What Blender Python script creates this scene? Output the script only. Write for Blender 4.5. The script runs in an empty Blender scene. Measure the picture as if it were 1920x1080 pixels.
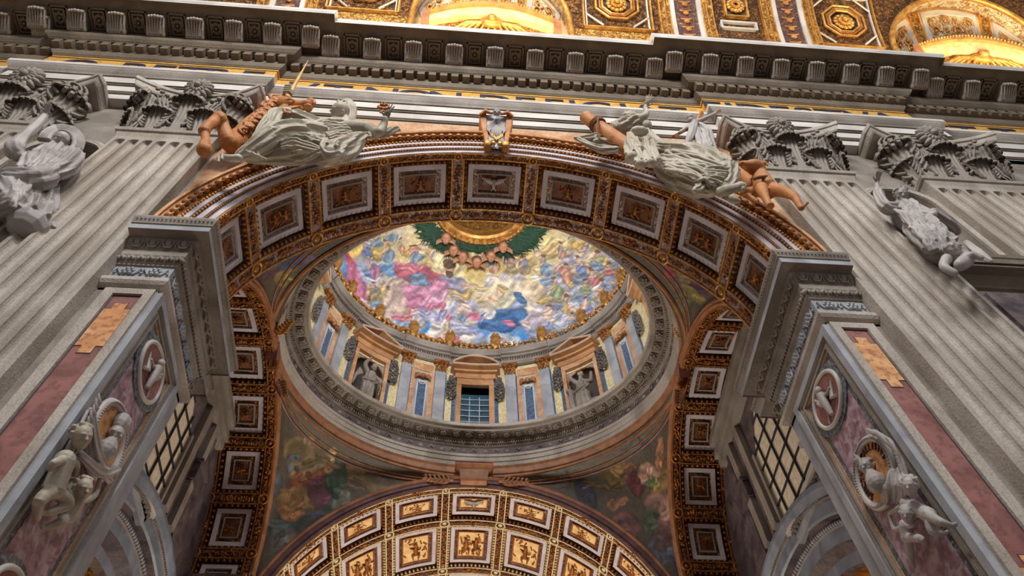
import bpy, math, random
import numpy as np
from mathutils import Vector, Matrix
random.seed(7)
PI = math.pi
sc = bpy.context.scene
C = sc.collection

# ---------------------------------------------------------------- camera, world, lights, exposure
YAW, PITCH, ROLL, FPX = math.radians(7.4777), math.radians(59.5636), math.radians(-3.6455), 1421.08
def cam_axes():
    cy, sy, cp, sp = math.cos(YAW), math.sin(YAW), math.cos(PITCH), math.sin(PITCH)
    f = Vector((sy*cp, cy*cp, sp)); r = Vector((cy, -sy, 0)); u = r.cross(f)
    cr, sr = math.cos(ROLL), math.sin(ROLL)
    return r*cr+u*sr, -r*sr+u*cr, f
CR, CU, CF = cam_axes()
cd = bpy.data.cameras.new('camera'); cam = bpy.data.objects.new('camera', cd); C.objects.link(cam)
cd.sensor_width = 36; cd.lens = FPX/1920*36; cd.clip_start = .1; cd.clip_end = 400
cam.matrix_world = Matrix(((CR.x, CU.x, -CF.x, 0), (CR.y, CU.y, -CF.y, 0), (CR.z, CU.z, -CF.z, 0), (0, 0, 0, 1)))
sc.camera = cam
sc.view_settings.view_transform = 'Standard'; sc.view_settings.look = 'None'
sc.view_settings.exposure = 0.0; sc.view_settings.gamma = 1; sc.view_settings.use_curve_mapping = False
w = bpy.data.worlds.new('daylight'); sc.world = w; w.use_nodes = True
w.node_tree.nodes['Background'].inputs[0].default_value = (.93, .95, 1, 1)
w.node_tree.nodes['Background'].inputs[1].default_value = .30
def area(name, loc, target, size, power, color, size_y=None):
    l = bpy.data.lights.new(name, 'AREA'); l.energy = power; l.color = color; l.size = size
    if size_y: l.shape = 'RECTANGLE'; l.size_y = size_y
    o = bpy.data.objects.new(name, l); C.objects.link(o); o.location = loc
    o.rotation_euler = (Vector(target)-Vector(loc)).to_track_quat('-Z', 'Y').to_euler()
    return o
def point(name, loc, power, color, radius=.3):
    l = bpy.data.lights.new(name, 'POINT'); l.energy = power; l.color = color; l.shadow_soft_size = radius
    o = bpy.data.objects.new(name, l); C.objects.link(o); o.location = loc; return o
# daylight through the clerestory opposite, high behind the camera
area('clerestory_daylight', (-4, -15, 37), (1, 9, 21), 9, 8500, (1, .96, .91), 5)
area('clerestory_daylight', (12, -15, 37), (8, 9, 18), 6, 3000, (.95, .97, 1), 5)
# lamps standing on the great cornice, shining up into the vault
for x, p in ((-.8, 2300), (2.4, 2300), (-6, 100), (9, 100), (23.5, 2900), (27.5, 2600), (18, 120)):
    point('cornice_lamp', (x, 6.75, 31.95), p, (1, .80, .48), .25)
# daylight entering the dome through the drum windows on the near side
area('drum_window_daylight', (.86, 11.6, 28.6), (.86, 20.5, 32.5), 3.0, 780, (1, .98, .95), 2.5)
area('drum_window_daylight', (-6.0, 14.0, 28.4), (4, 19, 32), 1.8, 420, (.95, .98, 1), 2.6)
area('drum_window_daylight', (7.8, 14.0, 28.4), (-2, 19, 32), 1.8, 420, (.95, .98, 1), 2.6)
# chapel beyond the aisle, lit by its own windows and lamps
area('chapel_daylight', (.86, 26.5, 8), (.86, 24.5, 22), 7, 1700, (1, .90, .76), 4)
XC, YB, ZS = .86, 16.6, 15.55            # axis of the bay, middle of the aisle bay, springing

def ray(px, py):
    return CR*(px-960)+CU*(540-py)+CF*FPX
def at(px, py, Y):
    d = ray(px, py); return d*(Y/d.y)
def atx(px, py, X):
    d = ray(px, py); return d*(X/d.x)
def project(P):
    q = (P.dot(CR), P.dot(CU), P.dot(CF)); return 960+FPX*q[0]/q[2], 540-FPX*q[1]/q[2]

# ---------------------------------------------------------------- materials
def node(nt, t, **kw):
    n = nt.nodes.new(t)
    for k, v in kw.items():
        setattr(n, k, v)
    return n
def lin(c):
    return tuple(((x/255)/12.92 if x/255 <= .04045 else ((x/255+.055)/1.055)**2.4) for x in c)+(1,)
MATS = {}
def stone(name, c1, c2, scale=1.2, rough=.6, bump=.25, bscale=14, metal=0, c3=None, spots=0, detail=8, stretch=(1, 1, 1), distort=.6, lo=.38, hi=.62):
    m = bpy.data.materials.new(name); m.use_nodes = True; nt = m.node_tree
    b = nt.nodes['Principled BSDF']; b.inputs['Roughness'].default_value = rough; b.inputs['Metallic'].default_value = metal
    tc = node(nt, 'ShaderNodeTexCoord'); mp = node(nt, 'ShaderNodeMapping'); mp.inputs['Scale'].default_value = stretch
    nt.links.new(tc.outputs['Object'], mp.inputs[0])
    n1 = node(nt, 'ShaderNodeTexNoise'); n1.inputs['Scale'].default_value = scale; n1.inputs['Detail'].default_value = detail; n1.inputs['Distortion'].default_value = distort
    nt.links.new(mp.outputs[0], n1.inputs['Vector'])
    r = node(nt, 'ShaderNodeValToRGB'); r.color_ramp.elements[0].position = lo; r.color_ramp.elements[1].position = hi
    r.color_ramp.elements[0].color = lin(c1); r.color_ramp.elements[1].color = lin(c2)
    nt.links.new(n1.outputs['Fac'], r.inputs[0]); out = r.outputs[0]
    if c3:
        n2 = node(nt, 'ShaderNodeTexNoise'); n2.inputs['Scale'].default_value = bscale; n2.inputs['Detail'].default_value = 5
        nt.links.new(mp.outputs[0], n2.inputs['Vector'])
        r2 = node(nt, 'ShaderNodeValToRGB'); r2.color_ramp.elements[0].position = .5; r2.color_ramp.elements[1].position = .62
        nt.links.new(n2.outputs['Fac'], r2.inputs[0])
        mx = node(nt, 'ShaderNodeMixRGB'); mx.inputs[2].default_value = lin(c3)
        ml = node(nt, 'ShaderNodeMath', operation='MULTIPLY'); ml.inputs[1].default_value = spots or .6
        nt.links.new(r2.outputs[0], ml.inputs[0]); nt.links.new(ml.outputs[0], mx.inputs[0]); nt.links.new(out, mx.inputs[1]); out = mx.outputs[0]
    nt.links.new(out, b.inputs['Base Color'])
    if bump:
        n3 = node(nt, 'ShaderNodeTexNoise'); n3.inputs['Scale'].default_value = bscale; n3.inputs['Detail'].default_value = 4
        nt.links.new(tc.outputs['Object'], n3.inputs['Vector'])
        bp = node(nt, 'ShaderNodeBump'); bp.inputs['Strength'].default_value = bump; bp.inputs['Distance'].default_value = .04
        nt.links.new(n3.outputs['Fac'], bp.inputs['Height']); nt.links.new(bp.outputs[0], b.inputs['Normal'])
    MATS[name] = m; return m
def filigree(name, base, gold, scale=5, rough=.45, metal=.35, bump=1.0, dist=.08, lo=.12, hi=.34, gold2=None):
    """foliage-like relief: crackled cells and swirls in one colour over another"""
    m = bpy.data.materials.new(name); m.use_nodes = True; nt = m.node_tree
    b = nt.nodes['Principled BSDF']; b.inputs['Roughness'].default_value = rough
    tc = node(nt, 'ShaderNodeTexCoord')
    ns = node(nt, 'ShaderNodeTexNoise'); ns.inputs['Scale'].default_value = scale*.5; nt.links.new(tc.outputs['Object'], ns.inputs['Vector'])
    ad = node(nt, 'ShaderNodeMixRGB', blend_type='LINEAR_LIGHT'); ad.inputs[0].default_value = .35
    nt.links.new(tc.outputs['Object'], ad.inputs[1]); nt.links.new(ns.outputs['Color'], ad.inputs[2])
    v = node(nt, 'ShaderNodeTexVoronoi', feature='SMOOTH_F1'); v.inputs['Scale'].default_value = scale
    nt.links.new(ad.outputs[0], v.inputs['Vector'])
    v2 = node(nt, 'ShaderNodeTexVoronoi'); v2.inputs['Scale'].default_value = scale*2.7; nt.links.new(ad.outputs[0], v2.inputs['Vector'])
    mn = node(nt, 'ShaderNodeMath', operation='MULTIPLY'); nt.links.new(v.outputs['Distance'], mn.inputs[0]); nt.links.new(v2.outputs['Distance'], mn.inputs[1])
    r = node(nt, 'ShaderNodeValToRGB'); e = r.color_ramp.elements; e[0].position = lo*.6; e[1].position = hi*.8
    e[0].color = lin(gold); e[1].color = lin(base)
    if gold2:
        x = r.color_ramp.elements.new(lo*.3); x.color = lin(gold2)
    nt.links.new(mn.outputs[0], r.inputs[0]); nt.links.new(r.outputs[0], b.inputs['Base Color'])
    inv = node(nt, 'ShaderNodeMath', operation='SUBTRACT'); inv.inputs[0].default_value = 1; nt.links.new(mn.outputs[0], inv.inputs[1])
    bp = node(nt, 'ShaderNodeBump'); bp.inputs['Strength'].default_value = bump; bp.inputs['Distance'].default_value = dist
    nt.links.new(inv.outputs[0], bp.inputs['Height']); nt.links.new(bp.outputs[0], b.inputs['Normal'])
    b.inputs['Metallic'].default_value = metal
    MATS[name] = m; return m
def plain(name, c, rough=.5, metal=0, emit=0):
    m = bpy.data.materials.new(name); m.use_nodes = True; b = m.node_tree.nodes['Principled BSDF']
    nt = m.node_tree; tc = node(nt, 'ShaderNodeTexCoord'); n = node(nt, 'ShaderNodeTexNoise'); n.inputs['Scale'].default_value = 6; n.inputs['Detail'].default_value = 6
    nt.links.new(tc.outputs['Object'], n.inputs['Vector'])
    r = node(nt, 'ShaderNodeValToRGB'); r.color_ramp.elements[0].position = .3; r.color_ramp.elements[1].position = .7
    k = lin(c); r.color_ramp.elements[0].color = tuple(x*.78 for x in k[:3])+(1,); r.color_ramp.elements[1].color = tuple(min(1, x*1.15) for x in k[:3])+(1,)
    nt.links.new(n.outputs['Fac'], r.inputs[0]); nt.links.new(r.outputs[0], b.inputs['Base Color'])
    b.inputs['Roughness'].default_value = rough; b.inputs['Metallic'].default_value = metal
    if emit:
        b.inputs['Emission Color'].default_value = lin(c); b.inputs['Emission Strength'].default_value = emit
    MATS[name] = m; return m
def painted(name, rough=.6):
    m = bpy.data.materials.new(name); m.use_nodes = True; nt = m.node_tree; b = nt.nodes['Principled BSDF']
    a = node(nt, 'ShaderNodeVertexColor', layer_name='Col'); tc = node(nt, 'ShaderNodeTexCoord')
    v = node(nt, 'ShaderNodeTexVoronoi'); v.inputs['Scale'].default_value = 30; nt.links.new(tc.outputs['Object'], v.inputs['Vector'])
    hs = node(nt, 'ShaderNodeMixRGB', blend_type='SOFT_LIGHT'); hs.inputs[0].default_value = .28
    nt.links.new(a.outputs[0], hs.inputs[1]); nt.links.new(v.outputs['Color'], hs.inputs[2]); nt.links.new(hs.outputs[0], b.inputs['Base Color'])
    b.inputs['Roughness'].default_value = rough; MATS[name] = m; return m
M_FLUTE = stone('weathered_grey_marble', (150, 138, 126), (186, 176, 166), .9, .6, .35, 22, c3=(128, 118, 92), spots=.35, stretch=(1, 1, .5))
M_STONE = stone('grey_travertine', (122, 112, 102), (156, 146, 137), .7, .65, .3, 18, c3=(112, 104, 82), spots=.3)
M_CORN = stone('dusty_brown_stone', (98, 86, 72), (124, 110, 94), .8, .7, .4, 20, c3=(92, 84, 60), spots=.35)
M_LIGHT = stone('pale_marble', (186, 180, 174), (212, 206, 200), .6, .5, .12, 12)
M_BLUE = stone('blue_grey_marble', (138, 141, 148), (168, 170, 176), 1.1, .45, .1, 12)
M_WHITE = stone('white_stucco', (184, 176, 182), (208, 200, 206), .9, .55, .15, 20)
M_PEACH = stone('orange_marble', (184, 136, 96), (212, 172, 134), 1.3, .4, .1, 9, c3=(170, 90, 50), spots=.4)
M_GOLDM = stone('yellow_breccia', (206, 140, 84), (232, 178, 122), 2.2, .4, .1, 7, c3=(140, 78, 50), spots=.6)
M_BROWN = stone('red_brown_marble', (126, 78, 72), (158, 104, 96), 1.4, .4, .1, 8, c3=(100, 60, 58), spots=.5)
M_MAUVE = stone('mauve_marble', (130, 94, 108), (176, 146, 156), 2.0, .4, .1, 5, c3=(205, 190, 196), spots=.5, distort=2.5)
M_DGREEN = stone('dark_green_marble', (60, 66, 72), (100, 108, 114), 3, .4, .1, 14, c3=(150, 160, 165), spots=.7)
M_LINE = plain('dark_inlay', (66, 46, 56), .5)
M_STAT = stone('statue_marble', (158, 149, 131), (190, 181, 164), .9, .55, .15, 16, c3=(140, 132, 112), spots=.3)
M_STATG = stone('grey_statue_marble', (150, 143, 140), (182, 175, 171), .9, .55, .15, 16)
M_ORNG = stone('tan_orange_marble', (170, 106, 52), (200, 136, 78), 1.6, .6, .12, 10, c3=(150, 84, 40), spots=.4)
M_GILT = stone('gilding', (182, 126, 56), (222, 170, 92), 3, .38, .3, 22, metal=.55)
M_GILTD = stone('dull_gilding', (128, 76, 34), (176, 112, 52), 3, .45, .4, 22, metal=.3)
M_BRONZE = stone('tawny_stucco', (160, 106, 56), (194, 138, 80), 2, .5, .3, 18, metal=.1)
M_FILD = filigree('gold_foliage_on_brown', (62, 36, 24), (170, 108, 46), 5.5, gold2=(214, 158, 80))
M_FILW = filigree('gold_foliage_on_white', (170, 152, 150), (120, 70, 36), 4.5, gold2=(196, 140, 66))
M_FILL = filigree('gold_foliage_on_cream', (232, 220, 190), (150, 100, 40), 4, gold2=(225, 178, 80))
M_FILG = filigree('bright_gold_foliage', (120, 80, 36), (226, 172, 82), 6, gold2=(250, 210, 130))
M_PLUM = stone('plum_brown_stucco', (96, 66, 68), (126, 90, 88), 2, .6, .2, 14)
M_RING = stone('brown_ochre_stucco', (142, 92, 58), (172, 118, 78), 2, .5, .3, 18)
M_OCHRE = stone('ochre_marble', (164, 118, 78), (196, 150, 106), 1.6, .45, .12, 10)
M_PANEL = stone('brown_stucco', (88, 50, 30), (132, 82, 48), 2.5, .5, .3, 14)
M_CREAM = stone('cream_gilt_ground', (222, 178, 116), (244, 214, 158), 3, .45, .15, 18)
M_CEIL = filigree('dull_gold_foliage', (58, 38, 24), (150, 98, 40), 6, gold2=(205, 150, 70))
M_FILP = filigree('gold_foliage_on_plum', (92, 66, 72), (120, 80, 50), 5, gold2=(200, 160, 100))
M_FRIEZE = stone('gold_mosaic', (206, 152, 66), (228, 180, 92), 5, .4, .1, 40, metal=.15)
M_INK = plain('blue_black_mosaic', (36, 38, 60), .5)
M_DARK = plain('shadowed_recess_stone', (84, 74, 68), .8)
M_FLEECK = stone('flecked_gold_white_marble', (214, 196, 140), (236, 224, 186), 7, .4, .1, 20, c3=(170, 130, 60), spots=.5)
M_LAPIS = stone('blue_speckled_marble', (50, 72, 104), (92, 116, 144), 9, .4, .1, 30)
M_BRACK = stone('dark_mottled_marble', (70, 58, 60), (116, 100, 98), 1.4, .5, .2, 10, c3=(60, 60, 84), spots=.5)
M_PAINT = painted('fresco_mosaic')
M_GLASS = plain('grey_blue_window_glass', (58, 92, 112), .12)
M_PANE = plain('sunlit_window_pane', (232, 218, 196), .5)
M_IRON = plain('dark_iron', (40, 38, 40), .6)
M_MULL = plain('pale_window_bar', (170, 180, 186), .5)
M_GREEN = plain('dark_green_leaf_stucco', (34, 72, 48), .6)
M_SLATE = stone('slate_blue_marble', (104, 112, 128), (136, 144, 158), 1.1, .45, .1, 12)
M_NICHE = stone('dark_grey_stone', (78, 72, 70), (112, 105, 102), 1.2, .6, .2, 14)
M_SKIN = plain('flesh_stucco', (206, 150, 112), .6)
M_ROPE = plain('brown_rope', (120, 78, 46), .8)

# ---------------------------------------------------------------- object helpers
def link(name, me, m=None, parent=None):
    o = bpy.data.objects.new(name, me); C.objects.link(o)
    if m is not None and me is not None: me.materials.append(m)
    if parent is not None: o.parent = parent
    return o
def tag(o, label=None, cat=None, group=None, kind=None):
    for k, v in (('label', label), ('category', cat), ('group', group), ('kind', kind)):
        if v: o[k] = v
    return o
def thing(name, label, cat, loc=(0, 0, 0), rotz=0, group=None, kind=None):
    o = bpy.data.objects.new(name, None); C.objects.link(o); o.location = loc; o.rotation_euler = (0, 0, rotz)
    o.empty_display_size = .3
    return tag(o, label, cat, group, kind)
def copy_tree(o, parent=None):
    c = o.copy(); C.objects.link(c); c.parent = parent
    for ch in list(o.children): copy_tree(ch, c)
    return c
class MB:
    def __init__(s, org=(0, 0, 0)): s.v = []; s.f = []; s.o = Vector(org)
    def add(s, vs, fs):
        n = len(s.v); s.v += [tuple(Vector(p)-s.o) for p in vs]; s.f += [tuple(i+n for i in f) for f in fs]
    def box(s, x0, x1, y0, y1, z0, z1):
        s.add([(x, y, z) for x in (x0, x1) for y in (y0, y1) for z in (z0, z1)],
              [(0, 1, 3, 2), (4, 6, 7, 5), (0, 4, 5, 1), (2, 3, 7, 6), (0, 2, 6, 4), (1, 5, 7, 3)])
    def mbox(s, f, u0, u1, v0, v1, w0, w1, nu=1, nv=1):
        """slab in curved coordinates: f(u,v,w), w is the thickness"""
        vs = []; fs = []; W = (nu+1)*(nv+1)
        for w_ in (w0, w1):
            for j in range(nv+1):
                for i in range(nu+1): vs.append(f(u0+(u1-u0)*i/nu, v0+(v1-v0)*j/nv, w_))
        g = lambda k, i, j: k*W+j*(nu+1)+i
        for j in range(nv):
            for i in range(nu):
                fs.append((g(0, i, j), g(0, i+1, j), g(0, i+1, j+1), g(0, i, j+1))); fs.append((g(1, i, j), g(1, i, j+1), g(1, i+1, j+1), g(1, i+1, j)))
        for i in range(nu):
            fs.append((g(0, i, 0), g(1, i, 0), g(1, i+1, 0), g(0, i+1, 0))); fs.append((g(0, i, nv), g(0, i+1, nv), g(1, i+1, nv), g(1, i, nv)))
        for j in range(nv):
            fs.append((g(0, 0, j), g(0, 0, j+1), g(1, 0, j+1), g(1, 0, j))); fs.append((g(0, nu, j), g(1, nu, j), g(1, nu, j+1), g(0, nu, j+1)))
        s.add(vs, fs)
    def grid(s, P, closed_u=False, closed_v=False):
        nv = len(P); nu = len(P[0]); vs = [p for r in P for p in r]; fs = []
        for j in range(nv if closed_v else nv-1):
            for i in range(nu if closed_u else nu-1):
                fs.append((j*nu+i, j*nu+(i+1) % nu, ((j+1) % nv)*nu+(i+1) % nu, ((j+1) % nv)*nu+i))
        s.add(vs, fs)
    def ball(s, c, r, nu=10, nv=7, rot=None):
        if not hasattr(r, '__len__'): r = (r, r, r)
        c = Vector(c); vs = []; fs = []
        for j in range(1, nv):
            t = PI*j/nv
            for i in range(nu):
                a = 2*PI*i/nu; p = Vector((r[0]*math.sin(t)*math.cos(a), r[1]*math.sin(t)*math.sin(a), r[2]*math.cos(t)))
                vs.append(c+(rot @ p if rot else p))
        for sgn in (1, -1):
            p = Vector((0, 0, sgn*r[2])); vs.append(c+(rot @ p if rot else p))
        T = len(vs)-2; B = T+1
        for j in range(nv-2):
            for i in range(nu): fs.append((j*nu+i, (j+1)*nu+i, (j+1)*nu+(i+1) % nu, j*nu+(i+1) % nu))
        for i in range(nu): fs.append((T, i, (i+1) % nu)); fs.append((B, (nv-2)*nu+(i+1) % nu, (nv-2)*nu+i))
        s.add(vs, fs)
    def tube(s, pts, rad, n=8, closed=False, flat=None, fold=None, caps=True, up=None):
        """flat: (a,b) squash; fold: (count, amplitude, twist) gives lengthwise cloth folds"""
        pts = [Vector(p) for p in pts]; m = len(pts)
        if not hasattr(rad, '__len__'): rad = [rad]*m
        rings = []; prev = None
        for i, p in enumerate(pts):
            if closed: d = pts[(i+1) % m]-pts[i-1]
            else: d = pts[min(i+1, m-1)]-pts[max(i-1, 0)]
            d.normalize()
            if prev is None:
                a = Vector(up) if up else (Vector((0, 0, 1)) if abs(d.z) < .9 else Vector((0, 1, 0)))
            else: a = prev
            u = (a-d*a.dot(d)).normalized(); prev = u; v = d.cross(u)
            ring = []
            for k in range(n):
                t = 2*PI*k/n; r = rad[i]
                ru = rv = r
                if flat: ru, rv = r*flat[0], r*flat[1]
                q = 1.
                if fold: q = 1+fold[1]*math.sin(fold[0]*t+fold[2]*i/m*PI+math.sin(i*.9)*.5)
                ring.append(p+u*math.cos(t)*ru*q+v*math.sin(t)*rv*q)
            rings.append(ring)
        s.grid(rings, True, closed)
        if not closed and caps:
            for e, ring in ((0, rings[0]), (1, rings[-1])):
                b = len(s.v); s.add(ring, [tuple(range(n)) if e else tuple(range(n-1, -1, -1))])
    def lathe(s, prof, c=(0, 0, 0), n=16, rot=None):
        c = Vector(c); P = []
        for r, z in prof:
            P.append([c+((rot @ Vector((r*math.cos(2*PI*i/n), r*math.sin(2*PI*i/n), z))) if rot else Vector((r*math.cos(2*PI*i/n), r*math.sin(2*PI*i/n), z))) for i in range(n)])
        s.grid(P, True)
    def prism(s, poly, a, b):
        """polygon of 3D points a-plane, extruded by vector b"""
        n = len(poly); b = Vector(b); vs = [Vector(p)+Vector(a) for p in poly]; vs += [p+b for p in vs]
        s.add(vs, [tuple(range(n)), tuple(range(2*n-1, n-1, -1))]+[(i, (i+1) % n, n+(i+1) % n, n+i) for i in range(n)])
    def build(s, name, m, parent=None, smooth=False, mesh_only=False, dedupe=False):
        me = bpy.data.meshes.new(name); me.from_pydata([tuple(p) for p in s.v], [], s.f)
        if dedupe or True:
            pass
        if smooth:
            me.polygons.foreach_set('use_smooth', [True]*len(me.polygons))
        me.update()
        if mesh_only: me.materials.append(m); return me
        return link(name, me, m, parent)
def miter(path, d):
    """offset a plan polyline to its right side by d"""
    out = []; P = [Vector(p) for p in path]
    for i, p in enumerate(P):
        ns = []
        for a, b in ((i-1, i), (i, i+1)):
            if a >= 0 and b < len(P):
                t = (P[b]-P[a]).normalized(); ns.append(Vector((t.y, -t.x)))
        if len(ns) == 1: out.append(p+ns[0]*d)
        else:
            m = ns[0]+ns[1]; out.append(p+m*(d/(1+ns[0].dot(ns[1]))))
    return out
def moulding(mb, prof, path):
    rows = []
    for d, z in prof:
        rows.append([Vector((q.x, q.y, z)) for q in miter(path, d)])
    # flat shading with hard mitres: every segment gets its own quads
    for a, b in zip(rows, rows[1:]):
        for i in range(len(path)-1): mb.add([a[i], a[i+1], b[i+1], b[i]], [(0, 1, 2, 3)])
def along(path, d, pitch, margin=.1):
    """evenly spaced stations (pos, tangent, outward) on every segment of the offset path"""
    q = miter(path, d); out = []
    for a, b in zip(q, q[1:]):
        L = (b-a).length; t = (b-a).normalized(); n = Vector((t.y, -t.x))
        k = max(0, int((L-2*margin)/pitch)+1)
        if L < pitch*.8: continue
        st = (L-(k-1)*pitch)/2
        for i in range(k): out.append((a+t*(st+i*pitch), t, n))
    return out
ORD = ['first', 'second', 'third', 'fourth', 'fifth', 'sixth', 'seventh', 'eighth', 'ninth', 'tenth', 'eleventh', 'twelfth', 'thirteenth', 'fourteenth', 'fifteenth', 'sixteenth', 'seventeenth', 'eighteenth', 'nineteenth', 'twentieth']
# ================================================================ statues
def finish(o, voxel, smooth=3, fac=.5):
    r = o.modifiers.new('skin', 'REMESH'); r.mode = 'VOXEL'; r.voxel_size = voxel; r.use_smooth_shade = True
    s = o.modifiers.new('soften', 'SMOOTH'); s.iterations = max(1, smooth-1); s.factor = fac*.8
    return o
def head(mb, c, s, fwd, up=(0, 0, 1), beard=False, curls=0, seed=0, hairlen=0):
    c = Vector(c); f = Vector(fwd).normalized(); u = Vector(up); u = (u-f*u.dot(f)).normalized(); r = f.cross(u)
    R = Matrix((r, f, u)).transposed(); L = lambda x, y, z: c+R @ Vector((x*s, y*s, z*s))
    mb.ball(L(0, -.05, .18), (.76*s, .92*s, .82*s), 14, 10, R); mb.ball(L(0, .18, -.30), (.58*s, .62*s, .66*s), 12, 9, R); mb.ball(L(0, .48, -.72), (.26*s, .24*s, .2*s), 8, 6, R)
    mb.tube([L(0, .76, .22), L(0, .98, -.12), L(0, .86, -.2)], [.09*s, .17*s, .14*s], 7)
    mb.tube([L(-.42, .66, .26), L(-.2, .82, .3), L(0, .78, .24), L(.2, .82, .3), L(.42, .66, .26)], .10*s, 6)
    for q in (-1, 1):
        mb.ball(L(q*.27, .66, .06), (.15*s, .12*s, .09*s), 8, 6, R); mb.ball(L(q*.36, .52, -.2), (.22*s, .2*s, .2*s), 8, 6, R)
        mb.ball(L(q*.76, -.02, -.02), (.1*s, .2*s, .26*s), 7, 6, R)
    mb.tube([L(-.22, .72, -.44), L(0, .84, -.40), L(.22, .72, -.44)], [.05*s, .08*s, .05*s], 6); mb.tube([L(-.17, .70, -.55), L(0, .80, -.56), L(.17, .70, -.55)], [.05*s, .09*s, .05*s], 6)
    rnd = random.Random(seed)
    if beard:
        for k in range(16): mb.ball(L(rnd.uniform(-.4, .4), .55+rnd.uniform(-.1, .2), rnd.uniform(-1.25, -.55)), .17*s, 7, 5)
    for k in range(curls):
        a, b = rnd.uniform(-2.3, 2.3), rnd.uniform(-.1, 1.45)
        mb.ball(L(.84*math.sin(a)*math.cos(b), -.12-.80*math.cos(a)*math.cos(b)*(1), .2+.86*math.sin(b)), rnd.uniform(.15, .24)*s, 7, 5)
    return R
def hand(mb, w_, d, n, s, curl=.5, spread=.3, thumb=1):
    """w_ wrist, d pointing along the palm, n out of the back of the hand, s hand length"""
    w_ = Vector(w_); d = Vector(d).normalized(); n = Vector(n); n = (n-d*n.dot(d)).normalized(); t = d.cross(n)
    R = Matrix((t, n, d)).transposed(); mb.ball(w_+d*s*.28, (s*.22, s*.10, s*.28), 9, 7, R); mb.tube([w_-d*s*.1, w_+d*s*.12], [s*.14, s*.15], 7)
    for k, (L, x) in enumerate(((.42, -.15), (.50, -.05), (.47, .05), (.37, .15))):
        dd = (d+t*x*spread*4).normalized(); p = w_+d*s*.46+t*x*s; c = curl*(.7+.25*k); pts = [p]
        for q in range(3):
            dd = (dd-n*c*.5).normalized(); p = p+dd*s*L/3; pts.append(p)
        mb.tube(pts, [s*.062, s*.056, s*.05, s*.04], 7)
    p = w_+d*s*.16-t*thumb*s*.16*-1; dd = (d*.6+t*thumb*.8-n*.2).normalized(); mb.tube([p, p+dd*s*.2, p+dd*s*.34+d*s*.07], [s*.075, s*.062, s*.045], 7)
def limb(mb, pts, rad, fold=None, n=28, flat=None):
    P = [Vector(p) for p in pts]; Q = []; Rr = []      # smooth through the joints
    m = len(P)
    for i in range(m-1):
        p0, p1, p2, p3 = P[max(i-1, 0)], P[i], P[i+1], P[min(i+2, m-1)]
        for k in range(6):
            t = k/6; Q.append(.5*((2*p1)+(p2-p0)*t+(2*p0-5*p1+4*p2-p3)*t*t+(3*p1-p0-3*p2+p3)*t**3)); Rr.append(rad[i]+(rad[i+1]-rad[i])*t)
    Q.append(P[-1]); Rr.append(rad[-1]); mb.tube(Q, Rr, n, fold=fold, flat=flat); mb.ball(Q[0], Rr[0]*.98, 10, 8); mb.ball(Q[-1], Rr[-1]*.98, 10, 8)
def cloth(mb, a, b, n, r0, r1, sag=0., wob=.04, seed=0):
    """ridges of cloth running between two rails"""
    rnd = random.Random(seed); a = [Vector(p) for p in a]; b = [Vector(p) for p in b]
    def on(L, t):
        x = t*(len(L)-1); i = min(int(x), len(L)-2); return L[i].lerp(L[i+1], x-i)
    for k in range(n):
        t = (k+.5)/n; p, q = on(a, t), on(b, min(1, max(0, t+rnd.uniform(-.06, .06)))); pts = []
        for j in range(9):
            s_ = j/8; pts.append(p.lerp(q, s_)+Vector((rnd.uniform(-1, 1)*wob*.4, -sag*math.sin(PI*s_)+rnd.uniform(-1, 1)*wob*.4, math.sin(s_*5+k)*wob)))
        mb.tube(pts, [r0+(r1-r0)*j/8 for j in range(9)], 7)

# ================================================================ SETTING: nave wall, floor, vault
YW = 8.33; JH = 7.0; RA = 7.02; YA = 10.68
mb = MB(); mb.box(-45, 45, -40, 60, -1.9, -1.6); tag(mb.build('floor', stone('patterned_marble_floor', (120, 100, 90), (160, 140, 128), .3, .35, 0)), kind='structure')
def pl(mb, y, x0, x1, z0, z1): mb.add([(x0, y, z0), (x1, y, z0), (x1, y, z1), (x0, y, z1)], [(0, 1, 2, 3)])
mb = MB(); NI0, NI1, NZ0, NZS = 11.15, 13.1, 16.1, 20.35
for s in (-1, 1):
    X = lambda o: XC+s*o
    for a, b in ((RA, NI0), (NI1, 45)): pl(mb, YW, X(a), X(b), -1.6, 25.1)
    pl(mb, YW, X(NI0), X(NI1), -1.6, NZ0)
    nr = (NI1-NI0)/2; nc = (NI0+NI1)/2
    for i in range(16):
        a0, a1 = PI*i/16, PI*(i+1)/16
        q = [(X(nc+nr*math.cos(a)), YW, NZS+nr*math.sin(a)) for a in (a0, a1)]
        mb.add([q[0], q[1], (q[1][0], YW, 25.1), (q[0][0], YW, 25.1)], [(0, 1, 2, 3)])
for i in range(64):
    a0, a1 = PI*i/64, PI*(i+1)/64
    q = [(XC+RA*math.cos(a), YW, ZS+RA*math.sin(a)) for a in (a0, a1)]
    mb.add([q[0], q[1], (q[1][0], YW, 25.1), (q[0][0], YW, 25.1)], [(0, 1, 2, 3)])
    if i in (0, 63):
        e = XC+JH*(1 if i == 0 else -1)
tag(mb.build('wall_front', M_STONE), kind='structure')
mb = MB(); mb.box(-45, 45, YW+.5, YW+.9, 25.1, 34.5); tag(mb.build('wall_upper', M_STONE), kind='structure')
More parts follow.
